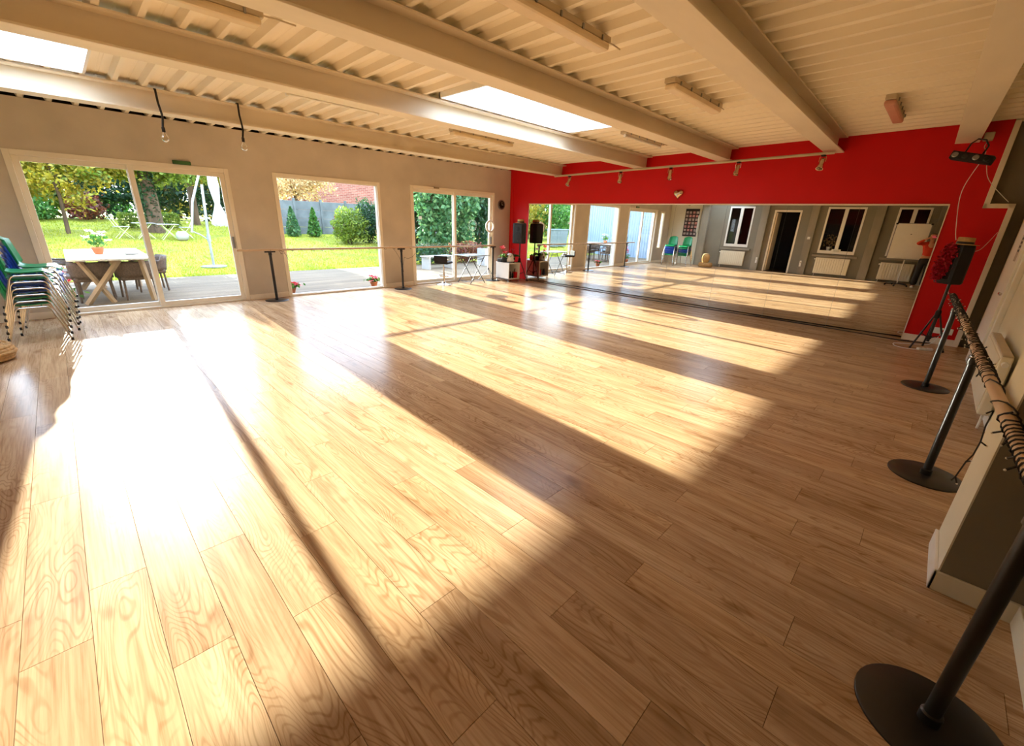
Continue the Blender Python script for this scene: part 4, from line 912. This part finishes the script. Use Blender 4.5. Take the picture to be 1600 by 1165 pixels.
# terrace furniture
r = empty('garden_table', (.52, 11.40, -.05))
MB().box(-.56, .56, -1.22, 1.22, .755, .79, bev=.006).build('tabletop', M['tabletop'], r)
for yy_ in (-1.0, 1.0):
    MB().tube([(-.46, yy_, 0), (.10, yy_, .75)], .045, 4).build('leg', M['tablewood'], r); MB().tube([(.46, yy_, 0), (.40, yy_, .75)], .045, 4).build('leg', M['tablewood'], r)
    MB().tube([(-.10, yy_+.05, 0), (-.42, yy_+.05, .75)], .04, 4).build('leg', M['tablewood'], r)
MB().box(-.03, .03, -1.0, 1.0, .68, .74).build('stretcher', M['tablewood'], r)
tag(r, 'long pale garden table with crossed wooden legs on the terrace', 'table')
def rattan_chair():
    r = empty('rattan_chair')
    MB().box(-.25, .25, -.25, .25, .36, .43, bev=.02).build('seat', M['rattan'], r)
    pts = [[(.25*math.sin(a)*(1+.06*t), .10+.17*math.cos(a)-.0+.05*t-.0, .42+.29*t*(1 if abs(a) < 1.3 else .72)) for a in [(-1.75+.25*k) for k in range(15)]] for t in (0, .25, .5, .75, 1)]
    o = MB().grid(pts).build('backrest', M['rattan'], r, True); o.modifiers.new('thickness', 'SOLIDIFY').thickness = .03
    for sx in (-.21, .21):
        for sy in (-.21, .21): MB().tube([(sx*1.08, sy*1.08, 0), (sx, sy, .37)], .018, 8).build('leg', M['rattan'], r, True)
        MB().tube([(sx*1.2, -.20, .60), (sx*1.2, .12, .62)], .022, 8).build('armrest', M['rattan'], r, True); MB().tube([(sx*1.2, -.20, .38), (sx*1.2, -.20, .61)], .016, 8).build('arm_post', M['rattan'], r)
    return r
rc = rattan_chair()
for i, (x, y, a, lab) in enumerate(((.24, 10.85, math.radians(176), 'dark rattan armchair tucked under the near left of the garden table'), (.82, 10.80, math.radians(184), 'dark rattan armchair tucked under the near right of the garden table'), (-.22, 11.3, math.radians(92), 'dark rattan armchair at the left side of the garden table'), (1.12, 11.7, math.radians(-88), 'dark rattan armchair at the right side of the garden table'), (-.18, 12.2, math.radians(88), 'dark rattan armchair at the far left of the garden table'))):
    o = rc if i == 0 else copy_tree(rc); o.location = (x, y, -.05); o.rotation_euler = (0, 0, a); tag(o, lab, 'chair', 'rattan armchairs round the garden table')
flowers('terracotta pot of white flowers on the garden table', (.42, 11.2, .741), [(-.12, .05, .30), (.1, .02, .33), (.02, -.08, .36), (.18, .05, .24), (-.05, .1, .4), (.12, .1, .38)], True, .4, 'terracotta', 'whiteflower')
flowers('pot of red flowers beside the left edge of the wide sliding door', (-.16, 10.3, -.05), [(.0, 0, .55), (.06, -.03, .42), (-.05, .02, .48), (.02, .05, .66)], True, .4, 'terracotta', 'redflower', 1.4)
flowers('red poinsettia at the lower left corner of the middle window', (3.22, 9.75, -.05), [(.0, -.03, .17), (.08, -.05, .2), (.13, 0, .16), (.05, .05, .2)], True, .1, 'terracotta', 'redflower', 1.5)
flowers('pink-red poinsettia at the lower right corner of the middle window', (5.12, 9.72, -.05), [(-.06, -.03, .17), (.02, -.05, .22), (.08, .03, .2), (-.02, .05, .24)], True, .1, 'terracotta', 'redflower', 1.5)
bp = MB().lathe([(.10, 0), (.13, .02), (.12, .035), (.02, .02)], 20).build('garden_plate', M['tabletop']); bp.location = (.86, 11.0, .741); tag(bp, 'shallow pale dish on the garden table', 'dish')
# parasol
r = empty('cantilever_parasol', (2.92, 14.97, .03))
MB().lathe([(.32, 0), (.32, .03), (.05, .05)], 28).build('base_plate', M['steel'], r, True)
MB().tube([(0, 0, .03), (.01, 0, .8), (.09, 0, 2.2)], .034, 10).build('pole', M['steel'], r, True)
MB().tube([(-.36, -.02, .95), (-.20, 0, 1.75), (.06, 0, 2.42), (.35, 0, 2.72)], .030, 10).build('boom', M['steel'], r, True)
MB().tube([(-.36, -.02, .98), (-.16, 0, .88), (.02, 0, .72)], .016, 8).build('crank_arm', M['steel'], r, True)
MB().lathe([(.05, -.08), (.05, .1)], 14, (.01, 0, .78)).build('clamp', M['steel'], r, True)
rings = []
for z, rad in ((2.66, .03), (2.5, .09), (2.2, .11), (1.95, .085), (1.72, .055), (1.55, .10), (1.35, .16), (1.20, .20), (1.14, .19)):
    rings.append([(.36+rad*(1+.22*math.cos(8*a))*math.cos(a)+.06*(2.6-z)*.3, rad*(1+.22*math.cos(8*a))*math.sin(a), z+(.03*math.cos(8*a) if z < 1.2 else 0)) for a in [2*math.pi*k/48 for k in range(49)]])
MB().grid(rings).build('folded_canopy', M['canvas'], r, True)
tag(r, 'folded white cantilever parasol standing on the lawn', 'parasol')
def bistro_table(label, x, y, rz=0):
    r = empty('bistro_table', (x, y, lz_(y)-.02), rz); MB().box(-.32, .32, -.26, .26, .53, .55, bev=.004).build('tabletop', M['gardenwhite'], r)
    for s_ in (-1, 1):
        MB().tube([(-.24, s_*.2, 0), (.2, s_*.2, .53)], .014, 6).build('leg', M['limegreen'], r); MB().tube([(.24, s_*.2, 0), (-.2, s_*.2, .53)], .014, 6).build('leg', M['limegreen'], r)
    return tag(r, label, 'garden table', 'pale green bistro tables on the lawn')
bistro_table('pale green bistro table on the lawn beside the clipped hedge block', 2.82, 20.6); bistro_table('pale green bistro table on the lawn left of the ivy trunk', 2.18, 20.9)
def bistro_chair(label, x, y, rz):
    r = empty('bistro_chair', (x, y, lz_(y)-.02), rz); MB().box(-.2, .2, -.2, .2, .40, .42, bev=.004).build('seat', M['gardenwhite'], r)
    for s_ in (-1, 1):
        MB().tube([(-.2, s_*.18, 0), (.18, s_*.18, .41)], .012, 6).build('leg', M['limegreen'], r); MB().tube([(.24, s_*.18, 0), (-.12, s_*.18, .41), (-.30, s_*.18, .80)], .012, 6).build('back_leg', M['limegreen'], r)
    for q in (.66, .74): MB().tube([(-.27, -.18, q), (-.27, .18, q)], .014, 6).build('back_slat', M['gardenwhite'], r)
    return tag(r, label, 'garden chair', 'pale green bistro chairs on the lawn')
bistro_chair('pale bistro chair on the lawn at the left bistro table', 1.55, 20.9, math.radians(10)); bistro_chair('pale bistro chair on the lawn near the round white pot', 3.40, 20.9, math.radians(170))
o = MB().lathe([(.10, 0), (.17, .06), (.20, .16), (.18, .27), (.12, .33), (.09, .32)], 20).build('round_pot', M['gardenwhite'], None, True); o.location = (3.16, 20.3, lz_(20.3)-.02); tag(o, 'round white pot on the lawn beside the parasol boom', 'pot')
# planting
def shrub(name, label, x, y, rx, ry, h_, leaf, n_, size, cat='shrub', group=None, z=None, flat=False, conic=False, trunk=True):
    z = lz_(y)-.03 if z is None else z; r = empty(name, (x, y, z)); rg = random.Random(int(abs(x*97+y*13+h_*7)))
    def pos():
        while True:
            a = rg.uniform(0, 6.283); v = rg.uniform(-1, 1); q = rg.random()**.35; s_ = math.sqrt(1-v*v)
            if flat: return (rg.uniform(-rx, rx), rg.uniform(-ry, ry), rg.uniform(.03, h_)) if rg.random() < .2 else random.Random(rg.random()).choice([(rg.uniform(-rx, rx), -ry+rg.gauss(0, .03), rg.uniform(.03, h_)), (rg.uniform(-rx, rx), rg.uniform(-ry, ry), h_+rg.gauss(0, .03)), (rg.choice((-rx, rx)), rg.uniform(-ry, ry), rg.uniform(.03, h_))])
            if conic:
                t = rg.random(); k = (1-t)**.75*min(1, t*9+.35); return (rx*k*q*math.cos(a), ry*k*q*math.sin(a), .05+t*h_)
            lump = 1+.16*math.sin(3*a+x)+.12*math.sin(5*v*2+y)
            return (rx*s_*q*math.cos(a)*lump, ry*s_*q*math.sin(a)*lump, max(.02, h_*.5+h_*.5*v*q*lump))
    MB().leaves(n_, pos, size, .25 if conic else 0, rg).build('foliage', leaf, r)
    if trunk:
        for k in range(3): MB().tube([(rg.gauss(0, .05), 0, -.02), (rg.gauss(0, rx*.25), rg.gauss(0, ry*.2), h_*.6)], .03, 6).build('stem', M['bark'], r)
    return tag(r, label, cat, group)
shrub('clipped_hedge', 'clipped box hedge block left of the ivy trunk', 2.2, 24.1, .42, .4, .55, L['olive'], 900, .055, 'hedge', 'clipped hedge blocks', flat=True)
shrub('clipped_hedge', 'clipped box hedge block right of the ivy trunk', 3.32, 24.2, .42, .4, .58, L['olive'], 900, .055, 'hedge', 'clipped hedge blocks', flat=True)
def tree(label, x, y, h_, crown, leaf, n_, size, trunk_r=.16, z=None, ivy=False):
    z = lz_(y)-.05 if z is None else z; r = empty('garden_tree', (x, y, z)); rg = random.Random(int(abs(x*31+y*7)))
    MB().tube([(0, 0, 0), (.06, .02, h_*.35), (-.03, 0, h_*.7), (.05, 0, h_*.9)], trunk_r, 12, rs=[trunk_r*1.3, trunk_r, trunk_r*.8, trunk_r*.4]).build('trunk', M['bark'], r, True)
    for k in range(7):
        a = k*.95; MB().tube([(0, 0, h_*(.45+.05*k)), (.7*math.cos(a), .6*math.sin(a), h_*(.55+.05*k)), (1.3*math.cos(a), 1.1*math.sin(a), h_*(.58+.06*k))], .05, 6, rs=[.06, .035, .01]).build('branch', M['bark'], r, True)
    cl = [(c[0]+rg.gauss(0, c[3]*.55), c[1]+rg.gauss(0, c[4]*.55), c[2]+rg.gauss(0, c[5]*.5)) for c in crown for _ in range(22)]
    def pos():
        c = rg.choice(cl); return (c[0]+rg.gauss(0, .24), c[1]+rg.gauss(0, .24), c[2]+rg.gauss(0, .17))
    MB().leaves(n_, pos, size, 0, rg).build('crown', leaf, r)
    if ivy: MB().leaves(700, lambda: (lambda a, t: (.24*math.cos(a), .24*math.sin(a), t*h_*.75))(rg.uniform(0, 6.28), rg.random()), .07, 0, rg).build('ivy', L['dark'], r)
    return tag(r, label, 'tree', 'garden trees behind the lawn')
tree('ivy-covered tree trunk with yellow-green crown behind the lawn', 2.72, 22.6, 3.9, [(0, 0, 2.6, 1.4, 1.0, .4), (-1.3, 0, 2.5, 1.0, .8, .4), (1.2, -.3, 2.5, .9, .8, .4)], L['olive'], 11000, .075, .22, ivy=True)
tree('yellow autumn tree overhanging the left of the garden', .2, 22.2, 3.6, [(0, 0, 2.1, 1.0, .8, .7), (-.9, 0, 2.0, .8, .8, .7), (.9, .2, 2.5, .7, .6, .4), (1.5, .2, 2.6, .6, .6, .4)], L['yellow'], 11000, .075, .05)
tree('golden-leaved tree in front of the brick house', 9.6, 26.5, 3.4, [(0, 0, 2.1, 1.2, .8, .7), (-1.2, 0, 2.0, 1.0, .8, .6), (1.1, 0, 2.4, .8, .8, .5)], L['pale'], 4200, .08, .10)
tree('olive tree overhanging from the right of the parasol', 4.6, 25.5, 4.0, [(0, 0, 2.9, 1.3, .9, .6), (1.0, 0, 2.5, .8, .8, .5)], L['yellow'], 4500, .08, .14)
hd = [(-3.2, 28.0, 1.9, 3.4, 'dark', 'tall dark hedge bush at the far left of the garden'), (-.6, 27.6, 1.4, 2.6, 'olive', 'olive hedge bush behind the yellow tree'), (1.3, 28.2, 1.5, 2.7, 'dark', 'dark hedge bush behind the clipped blocks'), (3.6, 28.6, 1.7, 2.9, 'dark', 'dark hedge bush behind the ivy trunk'), (6.0, 28.0, 1.6, 2.8, 'dark', 'dark hedge bush behind the parasol'), (-1.9, 26.4, .9, 1.1, 'green', 'low green shrub at the far edge of the lawn'), (.95, 26.7, .7, 1.2, 'russet', 'russet shrub at the far edge of the lawn'), (-.5, 26.6, .7, .9, 'green', 'small green shrub left of the russet one')]
for x, y, rx, h_, lf, lab in hd: shrub('hedge_bush', lab, x, y, rx, 1.0, h_, L[lf], 2600 if h_ > 1.5 else 900, .11 if h_ > 1.5 else .08, 'shrub', 'hedge bushes behind the lawn')
shrub('conifer', 'small upright conifer before the grey fence, left one', 7.5, 21.4, .36, .36, 1.25, L['conifer'], 1400, .06, 'conifer', 'small conifers before the fence', conic=True)
shrub('conifer', 'small upright conifer before the grey fence, right one', 8.42, 21.3, .36, .36, 1.25, L['green'], 1400, .06, 'conifer', 'small conifers before the fence', conic=True)
shrub('round_bush', 'large round yellow-green bush seen through the middle window', 8.95, 18.9, .78, .7, 1.55, L['olive'], 3600, .055)
shrub('round_bush', 'dark glossy bush behind the round bush', 10.1, 19.2, .75, .7, 1.95, L['dark'], 3000, .06)
shrub('round_bush', 'pinkish flowering bush at the right edge of the middle window', 10.2, 17.8, .5, .5, 1.05, L['pale'], 1300, .05)
shrub('bare_shrub', 'thin reddish shrub beside the grey fence', 9.35, 20.6, .4, .35, 1.15, L['russet'], 500, .045)
cnf = [(10.6, 14.6, .9, 4.6, 'conifer', 'tall shaggy conifer nearest through the narrow sliding door'), (12.0, 15.0, .95, 5.0, 'conifer', 'tall shaggy conifer behind the bar stool'), (13.6, 15.6, 1.0, 5.0, 'dark', 'tall dark conifer behind the ring light'), (15.4, 16.4, 1.2, 5.0, 'dark', 'tall dark conifer at the far right of the garden'), (11.2, 16.8, 1.2, 4.6, 'dark', 'dark conifer filling the gap behind the shaggy pair')]
for x, y, rx, h_, lf, lab in cnf: shrub('conifer', lab, x, y, rx, rx*.8, h_, L[lf], 4200, .10, 'conifer', 'tall conifers beside the terrace', conic=False)
shrub('low_shrub', 'low dark shrub behind the bar stool outside', 9.5, 13.6, .9, .5, .8, L['dark'], 1500, .05, z=-.06); shrub('low_shrub', 'low russet shrub behind the folding table outside', 11.2, 13.5, .9, .5, .85, L['russet'], 1500, .05, z=-.06); shrub('low_shrub', 'yellow-green leafy plant beside the white planter', 12.0, 12.6, .5, .4, 1.0, L['olive'], 900, .07, z=-.06)
r = empty('planter', (11.2, 12.4, -.05)); MB().box(-.22, .22, -.22, .22, 0, .62, bev=.01).build('box', M['gardenwhite'], r); MB().box(-.19, .19, -.19, .19, .60, .625).build('soil', M['soil'], r); tag(r, 'tall white planter on the terrace', 'planter')
r = empty('garden_bench', (8.9, 12.3, -.05), .1)
for q in (-.14, 0, .14): MB().box(-.6, .6, q-.055, q+.055, .40, .43, bev=.004).build('seat_slat', M['gardenwhite'], r)
for sx in (-.5, .5): MB().box(sx-.03, sx+.03, -.2, .2, 0, .40, bev=.004).build('leg_frame', M['gardenwhite'], r)
tag(r, 'low white bench on the terrace behind the bar stool', 'bench')
# fence, house, bins, cladding
fr = empty('panel_fence', (5.5, 22.3, .55))
for k in range(9):
    MB().box(k*1.25-.05, k*1.25+.05, -.06, .06, 0, 1.68, bev=.005).build('post', M['fence'], fr)
    for q in range(4): MB().box(k*1.25+.05, k*1.25+1.2, -.02, .02, .02+q*.39, .02+q*.39+.38, bev=.006).build('slab', M['fence'], fr)
tag(fr, 'grey concrete slab fence behind the middle window', 'fence')
hs = empty('brick_house', (15.5, 31, .8))
MB().box(-3.2, 9, 0, 7, 0, 4.1).build('wall', M['brick'], hs)
MB().box(-4.6, -3.2, 1.0, 6, 0, 3.4).build('side_wing', M['brick'], hs)
MB().add([(-3.6, -.4, 4.05), (9.4, -.4, 4.05), (9.4, 7.4, 4.05), (-3.6, 7.4, 4.05), (-3.6, 3.5, 6.0), (9.4, 3.5, 6.0)], [(0, 1, 5, 4), (2, 3, 4, 5), (0, 4, 3), (1, 2, 5), (3, 2, 1, 0)]).build('roof', M['rooftile'], hs)
for wx in (3.6, 6.6): w0 = MB().box(wx-.5, wx+.5, -.05, .03, 1.2, 2.5, bev=.01).build('window_frame', M['white'], hs); MB().box(wx-.42, wx+.42, -.06, -.04, 1.28, 2.42).build('pane', M['dark_in'], w0)
MB().tube([(-2.9, -.08, 0), (-2.9, -.08, 4.0)], .06, 8).build('downpipe', M['russet'] if 'russet' in M else M['rooftile'], hs)
tag(hs, 'red brick house beyond the fence', 'house')
for i, (x, y, lab) in enumerate(((-2.55, 16.6, 'grey wheeled bin on the left, seen in the mirror'), (-3.35, 16.6, 'grey wheeled bin on the right, seen in the mirror'))):
    r = empty('wheeled_bin', (x, y, lz_(y)-.02), .5); n_ = 4
    MB().add([(-.25, -.25, .05), (.25, -.25, .05), (.25, .25, .05), (-.25, .25, .05), (-.30, -.32, .98), (.30, -.32, .98), (.30, .32, .98), (-.30, .32, .98)], [(3,2,1,0),(4,5,6,7),(0,1,5,4),(1,2,6,5),(2,3,7,6),(3,0,4,7)]).build('tub', M['bin'], r)
    MB().box(-.33, .33, -.35, .35, .98, 1.05, bev=.02).build('lid', M['bin'], r); MB().tube([(-.28, .36, .92), (.28, .36, .92)], .02, 8).build('handle', M['bin'], r)
    for s_ in (-.22, .22): MB().tube([(s_-.03, .24, .09), (s_+.03, .24, .09)], .09, 14).build('wheel', M['blackmatte'], r)
    tag(r, lab, 'bin', 'grey wheeled bins')
cw = empty('cladding_screen', (-3.2, 9.6, -.05))
for k in range(38): MB().box(-.03+.012*(k % 2), .03, k*.14, k*.14+.132, 0, 2.9).build('board', M['bluewall'], cw)
MB().box(-.10, -.03, 0, 5.32, .3, .42).build('batten', M['bluewall'], cw)
tag(cw, 'pale blue boarded screen outside, seen in the mirror', 'screen')
for x, y, rx, h_, lf, lab in ((-6.2, 19.2, 1.6, 3.0, 'green', 'bright green bush behind the bins, seen in the mirror'), (-9.0, 21.5, 2.2, 3.8, 'dark', 'dark bush left of the bins, seen in the mirror'), (-4.4, 20.2, 1.4, 3.2, 'yellow', 'yellowish bush above the bins, seen in the mirror'), (-12.5, 23, 2.6, 4.2, 'green', 'far green bush, seen in the mirror'), (-2.2, 22.5, 1.4, 3.0, 'green', 'green bush beyond the lawn, seen in the mirror')):
    shrub('garden_bush', lab, x, y, rx, 1.2, h_, L[lf], 2600, .11, 'shrub', 'bushes on the far side of the garden')

bg = random.Random(77); names = ['far left', 'left', 'inner left', 'middle left', 'middle', 'middle right', 'inner right', 'right', 'outer right', 'far right']
for i in range(9):  # added trees that block low sky glare yet stay below the sun
    x = (-22, -17.4, -12.8, -8.2, -3.6, 1.0, 5.6, 28.5, 33)[i]+bg.uniform(-.6, .6); y = 35+bg.uniform(-1.5, 1.5); top = 6.1+bg.uniform(-.5, .3); z = 1.0
    r = empty('added_tree', (x, y, z)); h_ = top-z
    MB().tube([(0, 0, 0), (.1, 0, h_*.5), (0, 0, h_*.85)], .2, 8, rs=[.25, .18, .06]).build('trunk', M['bark'], r, True)
    cl = [(bg.gauss(0, 1.3), bg.gauss(0, .7), bg.uniform(.5, h_-.35)) for _ in range(46)]
    def pos():
        c = bg.choice(cl); return (c[0]+bg.gauss(0, .38), c[1]+bg.gauss(0, .3), min(h_, c[2]+bg.gauss(0, .26)))
    MB().leaves(2200, pos, .2, 0, bg).build('crown', [L['green'], L['olive'], L['dark'], L['yellow']][(i*3+i//4) % 4], r)
    for k in range(4): MB().tube([(0, 0, h_*(.3+.1*k)), (1.2*math.cos(k*1.7), .5, h_*(.45+.1*k))], .06, 6).build('branch', M['bark'], r)
    tag(r, 'tall tree added against sky glare, number %s from the left beyond the garden' % ['one', 'two', 'three', 'four', 'five', 'six', 'seven', 'eight', 'nine', 'ten', 'eleven', 'twelve'][i], 'tree', 'trees added beyond the garden against sky glare')
